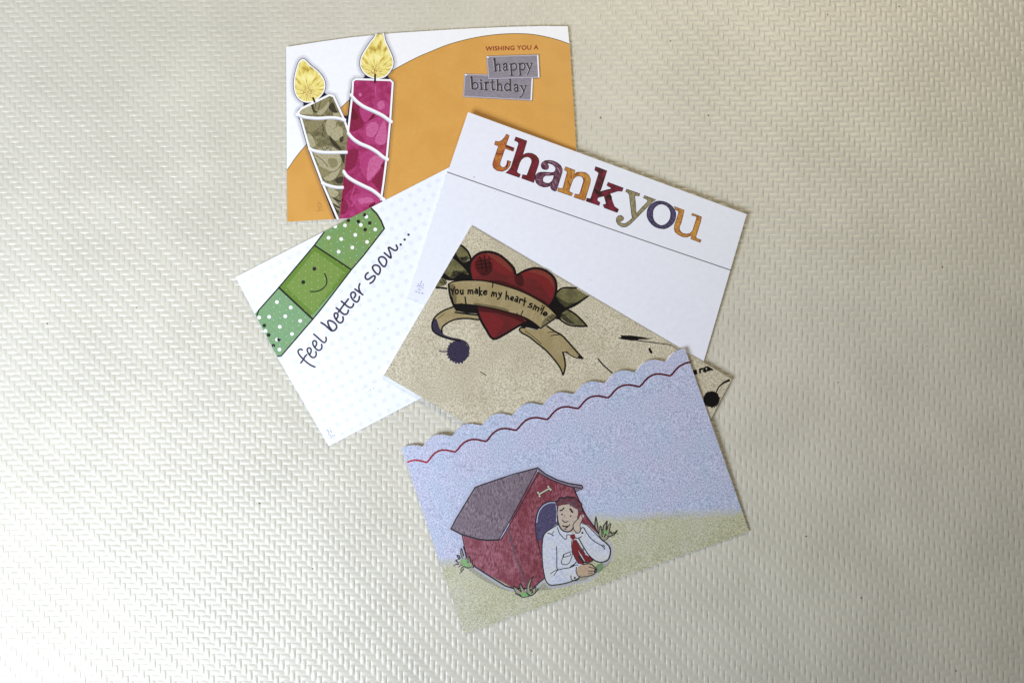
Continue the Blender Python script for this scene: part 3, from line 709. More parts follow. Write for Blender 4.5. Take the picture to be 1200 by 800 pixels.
    dots("ink_speck", c, [(443, 385, .6), (452.5, 383.5, .45), (439, 393, .4), (437, 395.5, .35), (443, 391.5, .4), (446, 387, .35), (436, 447.5, .4), (439, 447.8, .4), (427.5, 453.5, .4), (425, 455.2, .45), (438, 455, .55), (434, 457, .6), (432, 458.6, .45), (429.5, 460, .45), (411.3, 463, .4), (422.5, 402.5, .35), (475.5, 295, .4), (410, 368.6, .5)], 0.4, sp, 3, n=8, kind='stuff')
    return c
build_feel()

# ================================================================== 3. thank you card
def build_thank():
    c = Card("thank_you_card", "white thank you card with multicoloured serif letters, partly under the tattoo heart card", "greeting card", (690, 290), z_thank, None)
    panel(c, "front_panel", O_THANK, mat("satin_white_card", (233, 235, 247), (237, 239, 250), 300, rough=0.42, bump=0.000008, bscale=900))
    panel(c, "back_panel", O_THANK, paper_white, drop=0.34, step=12)
    strokes("crease_line", c, [[(524.3, 201.8), (600, 228.3), (690, 259.5), (780, 290.6), (857, 316.8)]], 1.05, mat("crease_shade_grey", (96, 88, 92), rough=.5), 2, sm=False)  # thin dark strip paints in the shade of the fold crease
    A = lambda p: zm(570, 150, 16, p); B = lambda p: zm(590, 165, 16, p); C_ = lambda p: zm(620, 180, 16, p); D = lambda p: zm(665, 190, 16, p); E = lambda p: zm(715, 215, 16, p); Fz = lambda p: zm(755, 235, 16, p)
    m_t = mat("amber_rust_print", (178, 84, 34), (200, 142, 62), 500, rough=.42, c3=(150, 70, 34), s3=260, f3=.7)
    m_h = mat("deep_red_print", (84, 12, 20), (118, 24, 32), 420, rough=.42, c3=(130, 20, 54), s3=240)
    m_a = mat("plum_feather_print", (64, 20, 40), (132, 84, 110), 620, rough=.42, stretch=(1, .3), rot=.9, c3=(60, 14, 30), s3=300)
    m_n = mat("mustard_grain_print", (176, 118, 44), (206, 154, 70), 500, rough=.42, stretch=(1.6, .35), rot=-.3, c3=(168, 92, 36), s3=220)
    m_k = mat("crimson_fold_print", (112, 16, 44), (136, 26, 60), 400, rough=.42, c3=(56, 6, 16), s3=230, f3=.9)
    m_y = mat("olive_bark_print", (112, 100, 66), (166, 156, 122), 650, rough=.42, stretch=(1.5, .5), rot=-.2)
    m_o = mat("indigo_print", (40, 32, 66), (104, 94, 138), 900, rough=.42, lo=.38, hi=.72)
    m_u = mat("ochre_print", (188, 128, 50), (214, 158, 74), 700, rough=.42, c3=(150, 70, 36), s3=420, f3=.6)
    L = [("t", [A([(375, 118), (430, 140), (368, 318), (525, 378), (505, 440), (350, 385), (258, 640), (252, 690), (275, 730), (320, 745), (360, 720), (380, 680), (395, 608), (460, 632), (432, 720), (385, 778), (300, 815), (200, 800), (135, 750), (118, 690), (125, 640), (225, 345), (150, 310), (172, 245), (230, 262), (290, 235), (340, 180)])], m_t, (110, 26, 40)),
         ("h", [B([(228, -70), (440, 5), (362, 262), (410, 243), (470, 232), (540, 240), (610, 280), (655, 335), (665, 390), (655, 450), (600, 610), (580, 720), (572, 785), (340, 702), (358, 635), (432, 652), (455, 610), (532, 400), (525, 350), (490, 312), (440, 300), (380, 315), (330, 360), (300, 420), (250, 575), (265, 605), (318, 632), (297, 688), (40, 598), (95, 560), (140, 500), (285, 60), (270, 25), (205, -5)])], m_h, (44, 6, 14)),
         ("a", [C_([(230, 250), (225, 210), (250, 165), (300, 135), (370, 128), (450, 140), (530, 175), (590, 225), (622, 290), (620, 350), (510, 700), (480, 705), (430, 680), (405, 640), (398, 605), (340, 625), (270, 628), (190, 600), (135, 550), (112, 480), (125, 410), (165, 365), (220, 350), (300, 350), (400, 358), (460, 355), (490, 325), (500, 290), (490, 250), (440, 205), (380, 185), (330, 190), (350, 205), (368, 240), (360, 280), (330, 303), (290, 300), (250, 285)]),
                C_([(465, 405), (455, 470), (420, 530), (370, 560), (310, 555), (265, 530), (252, 490), (270, 440), (310, 412), (380, 412)])], m_a, (44, 16, 34)),
         ("n", [D([(-40, 88), (145, 158), (128, 215), (180, 192), (260, 188), (340, 200), (400, 250), (430, 320), (425, 390), (355, 620), (335, 700), (318, 722), (118, 655), (140, 598), (210, 612), (235, 580), (300, 370), (300, 320), (270, 275), (220, 258), (160, 270), (110, 315), (85, 370), (30, 530), (45, 560), (100, 585), (78, 635), (-185, 545), (-175, 485), (-100, 500), (-80, 470), (-5, 190), (-15, 165), (-60, 150)])], m_n, (110, 40, 34)),
         ("k", [D([(525, 85), (740, 165), (612, 552), (812, 505), (815, 480), (738, 437), (758, 380), (1048, 487), (1025, 548), (950, 542), (800, 590), (845, 750), (880, 835), (960, 890), (935, 945), (690, 855), (665, 800), (725, 785), (720, 755), (685, 635), (570, 665), (555, 720), (610, 760), (595, 815), (345, 730), (365, 675), (420, 690), (440, 670), (585, 215), (575, 190), (508, 150)])], m_k, (46, 4, 12)),
         ("y", [E([(305, 108), (560, 195), (545, 235), (462, 230), (490, 560), (705, 340), (690, 300), (620, 268), (640, 228), (865, 310), (790, 345), (520, 620), (380, 760), (300, 815), (220, 815), (150, 770), (115, 710), (120, 650), (150, 610), (200, 598), (245, 630), (255, 665), (235, 695), (190, 708), (185, 730), (230, 752), (290, 750), (350, 710), (415, 650), (400, 560), (360, 220), (340, 180), (290, 150)])], m_y, (70, 62, 40)),
         ("o", [smooth(Fz([(50, 240), (70, 150), (130, 70), (220, 20), (310, 12), (420, 40), (520, 110), (580, 200), (590, 290), (565, 390), (500, 470), (400, 525), (310, 525), (200, 490), (110, 410), (60, 320)]), True, 3),
                smooth(Fz([(160, 270), (165, 190), (210, 115), (290, 70), (370, 75), (440, 120), (485, 190), (495, 270), (475, 360), (420, 430), (340, 468), (270, 455), (200, 400), (165, 330)]), True, 3)], m_o, (24, 18, 40)),
         ("u", [Fz([(560, 112), (750, 185), (690, 420), (655, 500), (665, 560), (710, 610), (780, 630), (850, 620), (905, 570), (985, 320), (965, 295), (885, 275), (900, 240), (1075, 310), (1055, 400), (965, 680), (985, 710), (1070, 745), (1050, 785), (870, 715), (885, 655), (800, 685), (720, 680), (640, 640), (580, 590), (562, 530), (570, 460), (645, 230), (635, 195), (580, 165)])], m_u, (92, 62, 30))]
    hue = {"t": "amber and rust", "h": "deep red", "a": "plum", "n": "mustard", "k": "crimson", "y": "olive", "o": "indigo", "u": "ochre"}
    for ch, loops, m, ed in L:
        s = sheet("letter", c, loops, m, 3, label="%s letter %s" % (hue[ch], ch))
        em = mat("letter_rim_"+ch, ed, rough=.45)
        strokes("letter_rim", c, loops, 0.75, em, 5, parent=s, closed=True, sm=False)
    inner = lambda nm, m, lst, lv=7, wd=.7: strokes(nm, c, lst, wd, m, lv, sm=True, split=True)
    mar = mat("maroon_streak", (104, 18, 30), rough=.45)
    inner("letter_streak", mar, [A([(190, 480), (250, 490), (310, 480)]), A([(345, 280), (365, 330), (350, 370)]), (2.6, A([(385, 350), (440, 370), (500, 405)])),
                                 D([(60, 130), (70, 230), (70, 310)]), D([(5, 340), (30, 400), (50, 440)]), (1.3, D([(150, 240), (200, 212)])), (1.2, D([(310, 300), (305, 370), (245, 560)])), (1.4, A([(405, 625), (395, 690), (375, 735)]))])
    inner("letter_streak", mat("dark_fold_streak", (34, 4, 10)), [(3.4, D([(520, 520), (560, 570), (600, 590)])), (1.2, D([(690, 300), (650, 430), (620, 520)])), (1.4, D([(620, 565), (720, 530), (800, 515)])), (3.0, D([(745, 650), (800, 640), (810, 690)]))])
    inner("letter_streak", mat("pale_feather_streak", (176, 138, 158)), [(.9, C_([(530, 270), (560, 310), (575, 360)])), (.7, C_([(300, 385), (380, 378)])), (.8, C_([(270, 170), (300, 210)])), (.6, C_([(140, 480), (210, 500)])), (.7, C_([(370, 150), (440, 165), (480, 200)])), (.6, C_([(480, 480), (500, 560)])), (.6, C_([(440, 560), (470, 620)]))])
    zl = lambda p: zm(475, 320, 26.67, p)
    strokes("maker_mark", c, [zl(s) for s in ([(508, 245), (490, 310), (465, 360)], [(390, 330), (415, 360)], [(550, 340), (560, 400)], [(355, 415), (420, 400), (500, 405)], [(510, 430), (560, 480)], [(430, 465), (465, 465)], [(390, 505), (480, 530)], [(310, 570), (345, 560), (340, 600)], [(390, 590), (440, 610), (450, 640)], [(500, 620), (550, 610), (540, 660)])], 0.8, mat("blue_mark_ink", (150, 158, 200), rough=.45), 3, sm=False)
    dots("ink_speck", c, [(555.7, 207.6, .6), (580, 225, .3), (692, 328, .35), (688, 337, .3)], .5, mat("dark_speck_ink", (70, 54, 60)), 3, n=8, kind='stuff')
    return c
build_thank()

# ================================================================== 4. heart card
def build_heart():
    c = Card("tattoo_heart_card", "tan card with a red tattoo heart under a banner reading You make my heart smile", "greeting card", (655, 440), z_heart, O_HEART)
    kraft = mat("speckled_kraft_card", (160, 150, 124), (233, 224, 200), 1300, rough=.36, spec=1.0, coat=1.0, lo=.34, hi=.64, c3=(160, 147, 116), s3=45, f3=.25, bump=0.00002, bscale=1300)
    panel(c, "front_panel", O_HEART, kraft, edge=mat("kraft_cut_edge", (176, 164, 136), rough=.7))
    panel(c, "back_panel", O_HEART, paper_white, drop=0.34, step=12)
    L = lambda p: zm(440, 250, 6, p); M = lambda p: zm(540, 280, 6, p); N_ = lambda p: zm(440, 340, 6, p); O = lambda p: zm(600, 360, 10, p); Q = lambda p: zm(500, 280, 16, p); R = lambda p: zm(520, 325, 16, p); S = lambda p: zm(580, 330, 16, p)
    blk = mat("tattoo_black_ink", (8, 6, 6), (20, 14, 14), 900, rough=.4, spec=.3)
    olive = mat("olive_leaf_print", (92, 88, 52), (126, 120, 80), 1000, rough=.45, c3=(70, 68, 46), s3=220)
    tan = mat("banner_tan_print", (146, 130, 92), (174, 158, 118), 1300, rough=.45, c3=(146, 128, 84), s3=150)
    red = mat("heart_red_print", (84, 12, 16), (116, 24, 28), 1500, rough=.45, c3=(84, 10, 14), s3=140)
    # leaves
    lf = sheet("leaf_cluster", c, Q([(480, 250), (540, 250), (620, 320), (720, 440), (830, 380), (860, 480), (850, 620), (880, 780), (700, 790), (430, 780), (300, 760), (180, 700), (200, 560)]), blk, 1)
    for p, n in ((Q([(600, 100), (680, 150), (760, 235), (808, 330), (815, 380), (770, 380), (735, 430), (680, 440), (620, 380), (550, 270), (540, 180)]), 0), (Q([(460, 330), (560, 400), (640, 470), (720, 560), (785, 640), (770, 670), (660, 640), (560, 690), (500, 735), (430, 715), (330, 640), (280, 600), (380, 420)]), 0), (Q([(180, 800), (230, 740), (300, 735), (360, 770), (380, 830), (300, 880), (150, 900), (120, 850)]), 0)):
        sheet("leaf", c, smooth(p, True, 3), olive, 3, parent=lf)
    strokes("leaf_hatching", c, [Q([(620, 345), (700, 360), (760, 330)]), Q([(640, 370), (700, 385), (740, 380)]), Q([(480, 640), (560, 600), (600, 650)]), Q([(520, 690), (600, 640), (700, 640)]), Q([(560, 720), (640, 670), (740, 660)]), Q([(600, 730), (680, 700), (750, 690)]), Q([(230, 760), (260, 800), (300, 830)]), Q([(300, 760), (330, 800), (350, 850)]), Q([(500, 600), (520, 640), (500, 690)])], 1.0, blk, 5, parent=lf)
    strokes("leaf_outline", c, [Q([(610, 103), (690, 150), (770, 235), (815, 330), (830, 420)]), Q([(480, 335), (600, 425), (720, 540), (800, 640)]), L([(400, 530), (440, 522), (500, 528)])], 2.2, blk, 5, parent=lf)
    lr = sheet("leaf_cluster", c, M([(600, 480), (660, 400), (700, 420), (750, 480), (740, 520), (700, 570), (660, 560), (610, 520)]), blk, 1)
    for p in (M([(665, 395), (700, 358), (750, 345), (805, 343), (895, 400), (870, 425), (800, 458), (735, 480), (695, 445)]), M([(700, 555), (712, 520), (745, 498), (790, 522), (840, 562), (882, 608), (820, 608), (750, 592)])):
        sheet("leaf", c, p, olive, 3, parent=lr)
    strokes("leaf_outline", c, [M([(655, 400), (700, 352), (750, 342), (810, 345)]), M([(895, 402), (810, 455), (735, 488), (690, 500)]), M([(880, 412), (800, 468), (730, 495)]), M([(690, 560), (750, 600), (820, 613), (888, 612)]), M([(745, 492), (800, 525), (850, 570), (888, 614)]), (.8, M([(700, 520), (730, 535)])), (.8, M([(705, 540), (745, 530)]))], 2.0, blk, 5, parent=lr)
    ish = mat("ink_shading", (16, 12, 12), alpha=.42, rough=.4)
    for p in (Q([(640, 345), (760, 330), (800, 380), (735, 430), (690, 440), (640, 400)]), Q([(480, 640), (600, 600), (740, 600), (780, 645), (660, 650), (560, 690), (500, 730), (440, 710)])):
        sheet("shading", c, smooth(p, True, 3), ish, 4, parent=lf)
    for p in (M([(668, 400), (700, 420), (760, 450), (820, 445), (735, 480), (695, 445)]), M([(702, 550), (715, 525), (760, 560), (800, 600), (750, 590)])):
        sheet("shading", c, smooth(p, True, 3), ish, 4, parent=lr)
    # left ribbon tail
    tl = sheet("ribbon_tail", c, smooth(N_([(555, 118), (480, 145), (425, 185), (400, 235), (408, 285), (450, 315), (530, 338), (500, 320), (472, 300), (470, 265), (500, 235), (560, 208), (640, 200), (725, 205), (722, 172), (650, 166), (585, 155)]), True, 3), tan, 6, clip=False)
    vio = mat("violet_blot_ink", (34, 26, 50), (56, 48, 76), 900, rough=.42)
    sheet("ribbon_shadow_ink", c, smooth(N_([(400, 225), (396, 255), (412, 292), (450, 318), (520, 342), (600, 358), (640, 380), (640, 365), (600, 345), (520, 328), (475, 308), (462, 285), (448, 262), (440, 235), (425, 200)]), True, 3), vio, 8, parent=tl, clip=False)
    strokes("ribbon_outline", c, [N_([(555, 115), (480, 142), (422, 185), (398, 235), (405, 285), (450, 318), (530, 345), (600, 355)]), N_([(468, 300), (468, 265), (500, 233), (560, 206), (640, 198), (725, 208)]), (.6, N_([(440, 200), (480, 168)])), N_([(560, 155), (640, 166), (720, 175)])], 1.8, blk, 9, parent=tl)
    def blot(ctr, r, seed, m, a0=None, a1=None):
        rg = random.Random(seed); P = []
        n = 46
        for i in range(n):
            a = 2*math.pi*i/n
            sp = (rg.uniform(0.02, .24) if i % 2 else 0)
            if a0 is not None and not (a0 < a < a1): sp *= 0.35
            P.append((ctr[0]+r*(0.97+sp)*math.cos(a), ctr[1]+r*(0.97+sp)*math.sin(a)))
        return sheet("ink_blot", c, P, m, 9, clip=False)
    b1 = blot(N_([(582, 432)])[0], 13.0, 2, vio, 0.9, 4.2)
    strokes("blot_tail", c, [N_([(450, 425), (470, 432), (495, 430), (520, 420)]), (1.4, N_([(600, 350), (640, 370), (660, 410)]))], 1.2, vio, 11, parent=b1)
    # heart
    hp = smooth(M([(390, 252), (372, 205), (320, 150), (262, 108), (195, 90), (130, 100), (80, 140), (60, 200), (75, 280), (95, 400), (110, 480), (135, 560), (180, 640), (228, 703), (300, 675), (400, 615), (480, 575), (560, 530), (620, 470), (655, 420), (672, 350), (665, 290), (635, 250), (585, 217), (520, 205), (450, 222)]), True, 3)
    ht = sheet("heart", c, hp, red, 11)
    hl = mat("heart_highlight_print", (146, 66, 54), (166, 92, 66), 1500, rough=.45, alpha=.35); hr = mat("heart_bright_red_print", (140, 32, 36), (154, 42, 44), 1500, rough=.45, alpha=.45)
    for p in (M([(180, 100), (260, 118), (330, 175), (362, 230), (300, 190), (230, 140)]), M([(470, 228), (530, 214), (590, 232), (640, 270), (655, 340), (610, 280), (540, 245)])):
        sheet("heart_highlight", c, smooth(p, True, 3), hl, 15, parent=ht)
    for p in (M([(80, 200), (90, 150), (150, 110), (250, 120), (330, 180), (370, 250), (300, 250), (200, 200), (130, 250), (85, 270)]), M([(420, 250), (520, 220), (620, 250), (655, 330), (640, 420), (600, 380), (540, 290)]), M([(130, 500), (200, 520), (300, 580), (260, 660), (225, 690), (180, 620)])):
        sheet("heart_highlight", c, smooth(p, True, 3), hr, 13, parent=ht)
    strokes("heart_outline", c, [hp[i:]+hp[:i] for i in (0,)], 2.5, blk, 17, parent=ht, closed=True, sm=False)
    for p in (M([(100, 160), (160, 140), (220, 170), (215, 230), (160, 260), (110, 220)]), M([(150, 300), (260, 290), (390, 330), (520, 400), (600, 440), (600, 470), (420, 380), (250, 310)]), M([(110, 475), (230, 490), (420, 540), (440, 590), (380, 560), (240, 520), (130, 510)]), M([(380, 262), (430, 250), (440, 330), (390, 320)])):
        sheet("shading", c, smooth(p, True, 3), mat("heart_dark_shading", (40, 4, 8), alpha=.38, rough=.4), 16, parent=ht)
    strokes("stitch", c, [M([(112, 157), (165, 148), (215, 140)]), M([(115, 182), (170, 175), (215, 168)]), M([(130, 122), (145, 170), (150, 215)]), (1.2, M([(165, 118), (172, 170), (182, 228)])), M([(198, 118), (200, 160), (208, 205)]), M([(120, 208), (170, 200), (200, 198)]), M([(112, 140), (150, 132)])], .8, blk, 19, parent=ht)
    # dark folds behind the banner
    sheet("banner_fold", c, L([(545, 630), (600, 636), (710, 650), (722, 705), (640, 700), (570, 685)]), blk, 19)
    sheet("banner_fold", c, M([(400, 520), (480, 560), (570, 622), (535, 637), (470, 622), (408, 612), (470, 580)]), blk, 19)
    tr = sheet("ribbon_tail", c, O([(90, 270), (95, 245), (150, 243), (230, 260), (310, 265), (410, 215), (500, 280), (590, 340), (700, 460), (825, 598), (760, 588), (700, 568), (640, 530), (590, 525), (622, 650), (600, 790), (560, 700), (490, 600), (400, 500), (300, 420), (200, 340), (120, 300)]), tan, 17)
    strokes("ribbon_outline", c, [O([(150, 240), (100, 240), (88, 268), (120, 302), (200, 345), (300, 425), (400, 505), (490, 605), (560, 700), (597, 790)]), O([(600, 790), (622, 700), (618, 620), (595, 528)]), (1.1, O([(590, 525), (640, 530), (700, 570), (760, 592), (825, 600)])), O([(410, 220), (500, 282), (590, 335), (700, 455), (780, 545), (828, 600)]),
                                 (1.0, O([(455, 333), (500, 325), (555, 320)])), (.7, O([(410, 300), (450, 290), (490, 292)])), (.7, O([(150, 275), (250, 345), (345, 430)])), (1.2, O([(640, 520), (665, 545)])), (2.0, O([(780, 575), (820, 598)]))], 1.75, blk, 19, parent=tr)
    sheet("banner_fold_edge", c, M([(560, 612), (600, 595), (665, 555), (680, 545), (560, 632)]), mat("banner_lip", (122, 112, 84)), 20)
    # banner
    top = M([(-85, 318), (-60, 303), (0, 292), (80, 290), (150, 293), (220, 305), (330, 335), (430, 370), (520, 415), (600, 465), (650, 510), (680, 545)])
    bot = M([(680, 548), (560, 628)]); bot2 = M([(500, 580), (420, 540), (330, 515), (230, 490), (120, 470), (30, 460), (-55, 463), (-75, 400)])
    bn = sheet("banner", c, smooth(top, n=3)+bot+smooth(bot2, n=3), tan, 22, step=3)
    for p in (M([(590, 560), (640, 530), (675, 545), (620, 585), (565, 620)]), M([(-80, 330), (-40, 330), (-30, 450), (-60, 450)]), M([(100, 450), (240, 470), (330, 495), (330, 512), (230, 488), (110, 468)])):
        sheet("shading", c, smooth(p, True, 3), mat("banner_shading", (60, 52, 30), alpha=.35, rough=.4), 23.5, parent=bn)
    strokes("banner_outline", c, [top, M([(680, 545), (620, 588), (560, 628)]), M([(560, 628), (500, 580), (420, 540), (330, 515), (230, 490), (120, 470), (30, 460), (-55, 463)]), (2.2, M([(-85, 318), (-82, 360), (-72, 410), (-50, 465), (-30, 500)])),
                                  (1.3, R([(920, 110), (918, 150), (913, 188)])), (1.6, R([(400, 370), (410, 450), (425, 520)])), (1.2, S([(525, 540), (505, 590), (485, 640)])), (1.1, S([(415, 580), (412, 610)])),
                                  (.8, S([(1065, 600), (1100, 640), (1150, 665)])), (.9, S([(1020, 660), (1060, 700)])), (.9, S([(980, 710), (1020, 740)])), (.8, S([(1050, 640), (1090, 690)])), (.8, R([(200, 505), (280, 498), (350, 490)])), (1.6, R([(150, 370), (165, 440), (190, 520)]))], 1.55, blk, 25, parent=bn)
    ell = lambda cx, cy, rx, ry: [(cx+rx*math.cos(t), cy+ry*math.sin(t)) for t in [math.pi*2*k/9 for k in range(10)]]
    T = [R([(135, 215), (165, 262)]), R([(205, 185), (172, 260), (170, 325)]), R(ell(245, 268, 28, 40)), R([(315, 238), (316, 290), (335, 314), (358, 290), (358, 238)]), R([(358, 238), (362, 315)]),
         R([(455, 310), (460, 235)]), R([(460, 250), (490, 238), (500, 305)]), R([(500, 250), (535, 238), (548, 310)]), R(ell(605, 275, 22, 24)), R([(600, 222), (630, 232), (634, 300)]), R([(670, 185), (670, 342)]), R([(712, 250), (680, 288), (715, 336)]),
         R([(748, 292), (808, 268), (782, 248), (750, 270), (748, 305), (775, 324), (806, 304)]), R([(893, 355), (915, 272)]), R([(912, 290), (938, 284), (938, 345)]), R([(940, 300), (982, 292), (985, 362)]), R([(1030, 285), (1052, 340)]), R([(1085, 285), (1055, 370), (1008, 408)]),
         S([(215, 185), (205, 332)]), S([(212, 280), (242, 264), (258, 330)]), S([(296, 322), (346, 312), (330, 285), (300, 298), (298, 335), (335, 352)]), S(ell(393, 348, 20, 22)), S([(400, 280), (430, 295), (415, 385)]), S([(472, 318), (455, 396)]), S([(468, 345), (512, 328)]), S([(565, 308), (540, 445)]), S([(508, 345), (582, 372)]),
         S([(702, 415), (662, 408), (650, 432), (690, 458), (672, 486), (620, 466)]), S([(712, 522), (750, 440)]), S([(748, 455), (772, 468), (755, 532)]), S([(768, 490), (826, 488), (800, 556)]), S([(858, 532), (876, 490)]), S([(888, 448), (892, 454)]), S([(922, 472), (864, 606)]),
         S([(910, 600), (972, 602), (958, 572), (922, 578), (905, 612), (938, 636), (972, 622)])]
    strokes("banner_lettering", c, T, 1.7, blk, 27, parent=bn)
    # splashes at the right
    zt = lambda p: zm(715, 380, 10, p)
    br = sheet("brush_stroke", c, zt([(95, 160), (132, 150), (118, 125), (180, 130), (250, 130), (380, 148), (440, 162), (510, 163), (430, 176), (340, 174), (318, 188), (250, 190), (200, 182), (140, 175)]), blk, 3)
    strokes("brush_line", c, [zt([(300, 185), (400, 200, 1.1), (500, 212, 1.2), (600, 226), (700, 240), (750, 262, .7), (800, 294, .7)])], .95, blk, 4, parent=br)
    strokes("ink_dash", c, [(2.9, zt([(462, 290), (482, 328)])), (1.5, zm(680, 370, 6, [(125, 302), (160, 345), (225, 402)])), (1.0, M([(884, 548), (890, 552)])), (.8, zm(460, 430, 6, [(620, 35), (655, 55)])), (.8, zm(440, 340, 6, [(740, 575), (780, 597)]))], 1, blk, 3, sm=False)
    zu = lambda p: zm(800, 415, 11.43, p)
    b2 = blot(zu([(385, 600)])[0], 9.3, 5, blk)
    strokes("blot_tail", c, [zu([(445, 520, 1), (470, 460, 1), (500, 420, 1.1), (550, 380, 1.5), (620, 347, 2.0)])], 1.4, blk, 11, parent=b2, clip=False)
    strokes("torn_lettering", c, [zu([(150, 220), (165, 265)]), zu([(175, 215), (185, 255)]), zu([(230, 200), (235, 245)]), zu([(235, 200), (270, 195)]), zu([(290, 185), (300, 235)]), zu([(310, 175), (335, 165), (340, 215)]), zu([(350, 180), (395, 208)]), zu([(320, 220), (370, 205)]), zu([(280, 225), (300, 205)])], 2.3, blk, 3, sm=False)
    rg = random.Random(11); sp = []
    for _ in range(120):
        p = (rg.uniform(450, 860), rg.uniform(265, 520))
        if inside_convex(p, O_HEART): sp.append(p+(rg.choice([.3, .35, .45, .6]),))
    dots("paper_fleck", c, sp, .4, mat("brown_fleck_ink", (122, 108, 74)), 2, n=6, kind='stuff')
    return c
build_heart()

# ================================================================== 5. doghouse card
def build_dog():
    c = Card("scalloped_card", "pale blue scalloped card with a cartoon man in a red doghouse, on top", "greeting card", (675, 575), z_dog, C_DOG)
    # sky / grass wash of the front panel
    m = bpy.data.materials.new("watercolour_sky_and_grass"); m.use_nodes = True; nt = m.node_tree; N = nt.nodes; Lk = nt.links
    b = N["Principled BSDF"]; b.inputs["Roughness"].default_value = .46; b.inputs["Specular IOR Level"].default_value = .45
    tc = N.new("ShaderNodeTexCoord")
    def noise(sc_, det=3, rg=.6):
        n = N.new("ShaderNodeTexNoise"); n.inputs["Scale"].default_value = sc_; n.inputs["Detail"].default_value = det; n.inputs["Roughness"].default_value = rg
        Lk.new(tc.outputs["Object"], n.inputs["Vector"]); return n
    def ramp(src, lo, hi, c1, c2):
        r = N.new("ShaderNodeValToRGB"); r.color_ramp.elements[0].position = lo; r.color_ramp.elements[1].position = hi
        r.color_ramp.elements[0].color = srgb(c1)+(1,); r.color_ramp.elements[1].color = srgb(c2)+(1,); Lk.new(src, r.inputs[0]); return r.outputs[0]
    sky = ramp(noise(1350, 2, .8).outputs[0], .34, .66, (144, 148, 178), (218, 219, 242))
    sky2 = ramp(noise(1350, 2, .8).outputs[0], .34, .66, (140, 153, 182), (210, 218, 240))
    grs = ramp(noise(1300, 2, .8).outputs[0], .34, .66, (148, 150, 116), (214, 210, 180))
    grs2 = ramp(noise(1300, 2, .8).outputs[0], .34, .66, (160, 162, 134), (218, 214, 194))
    def mixc(f, a, b_):
        x = N.new("ShaderNodeMix"); x.data_type = 'RGBA'; Lk.new(f, x.inputs[0]); Lk.new(a, x.inputs[6]); Lk.new(b_, x.inputs[7]); return x.outputs[2]
    def mapr(src, a, b_):
        r = N.new("ShaderNodeMapRange"); r.inputs[1].default_value = a; r.inputs[2].default_value = b_; Lk.new(src, r.inputs[0]); return r.outputs[0]
    S_ = mixc(mapr(noise(45).outputs[0], .4, .6), sky, sky2); G_ = mixc(mapr(noise(40).outputs[0], .4, .62), grs, grs2)
    at = N.new("ShaderNodeAttribute"); at.attribute_name = "grass"
    nn = noise(170, 4)
    ad = N.new("ShaderNodeMath"); ad.operation = 'MULTIPLY_ADD'; ad.inputs[1].default_value = 7.0; Lk.new(nn.outputs[0], ad.inputs[0]); Lk.new(at.outputs["Fac"], ad.inputs[2])
    f = mapr(ad.outputs[0], 0.5, 6.5)
    Lk.new(mixc(f, S_, G_), b.inputs["Base Color"])
    nb = noise(1300, 3); bp = N.new("ShaderNodeBump"); bp.inputs["Distance"].default_value = .00003; Lk.new(nb.outputs[0], bp.inputs["Height"]); Lk.new(bp.outputs[0], b.inputs["Normal"])
    fp = panel(c, "front_panel", O_DOG, m, step=3.0)
    attr = fp.data.attributes.new("grass", 'FLOAT', 'POINT')
    gl = [(490, 660), (520, 655), (560, 652), (640, 622), (690, 603), (740, 603), (790, 600), (870, 596), (900, 594)]
    vals = []
    for v in fp.data.vertices:
        x = v.co.x*1000+c.o[0]; y = v.co.y*1000+c.o[1]; px, py = 600+x*2, 400-y*2
        # account for the slight camera tilt when reading the picture line
        t = (DIST*1000*math.cos(TILT))/1.0
        g = np.interp(px, [p[0] for p in gl], [p[1] for p in gl])
        vals.append((py-g)*0.5)
    attr.data.foreach_set("value", vals)
    panel(c, "back_panel", O_DOG, paper_white, drop=0.36, step=12)
    # red foil wave
    fd = [(500, 541.7), (533.3, 529.2), (569.5, 516.9), (604.7, 503.9), (641.2, 491.3), (677.3, 478.6), (712.7, 465.9), (749.5, 452.9), (785.5, 440.2)]
    fo = scallop(fd, [(474.8, 542.7), (480, 540.2), (486, 538.7), (493, 539.6)], [(803, 425.4), (808.6, 424.2)])
    foil = mat("red_foil", (190, 36, 54), (236, 104, 118), 1500, rough=.28, metallic=1.0, bump=.00005, bscale=1200)
    strokes("foil_line", c, [fo], 2.1, foil, 3, sm=False)
    V_ = lambda p: zm(520, 530, 10, p); W = lambda p: zm(620, 530, 10, p); X = lambda p: zm(620, 600, 10, p); Y = lambda p: zm(520, 600, 10, p); Z = lambda p: zm(635, 580, 16, p); AA = lambda p: zm(600, 650, 11.43, p); AB = lambda p: zm(530, 640, 16, p); AC = lambda p: zm(590, 660, 16, p); AD = lambda p: zm(690, 590, 16, p)
    ink = mat("drawing_ink", (30, 24, 36), rough=.45); inks = mat("drawing_ink_soft", (84, 80, 92), rough=.45)
    redm = mat("pencil_red", (108, 36, 50), (168, 104, 120), 800, rough=.5, lo=.38, hi=.64, stretch=(1.5, .55), rot=.25, c3=(118, 38, 54), s3=130, f3=.7)
    redf = mat("pencil_red_front", (102, 32, 44), (160, 92, 106), 800, rough=.5, lo=.38, hi=.64, stretch=(1.5, .55), rot=-.2, c3=(112, 32, 46), s3=130, f3=.7)
    roofm = mat("pencil_roof_grey", (76, 62, 74), (148, 130, 142), 850, rough=.5, stretch=(1.4, .6), rot=.5, c3=(112, 98, 110), s3=120, f3=.6)
    # ground wash below the drawing
    wash = mat("grey_wash", (108, 112, 108), (128, 132, 124), 1000, alpha=.26, rough=.5)
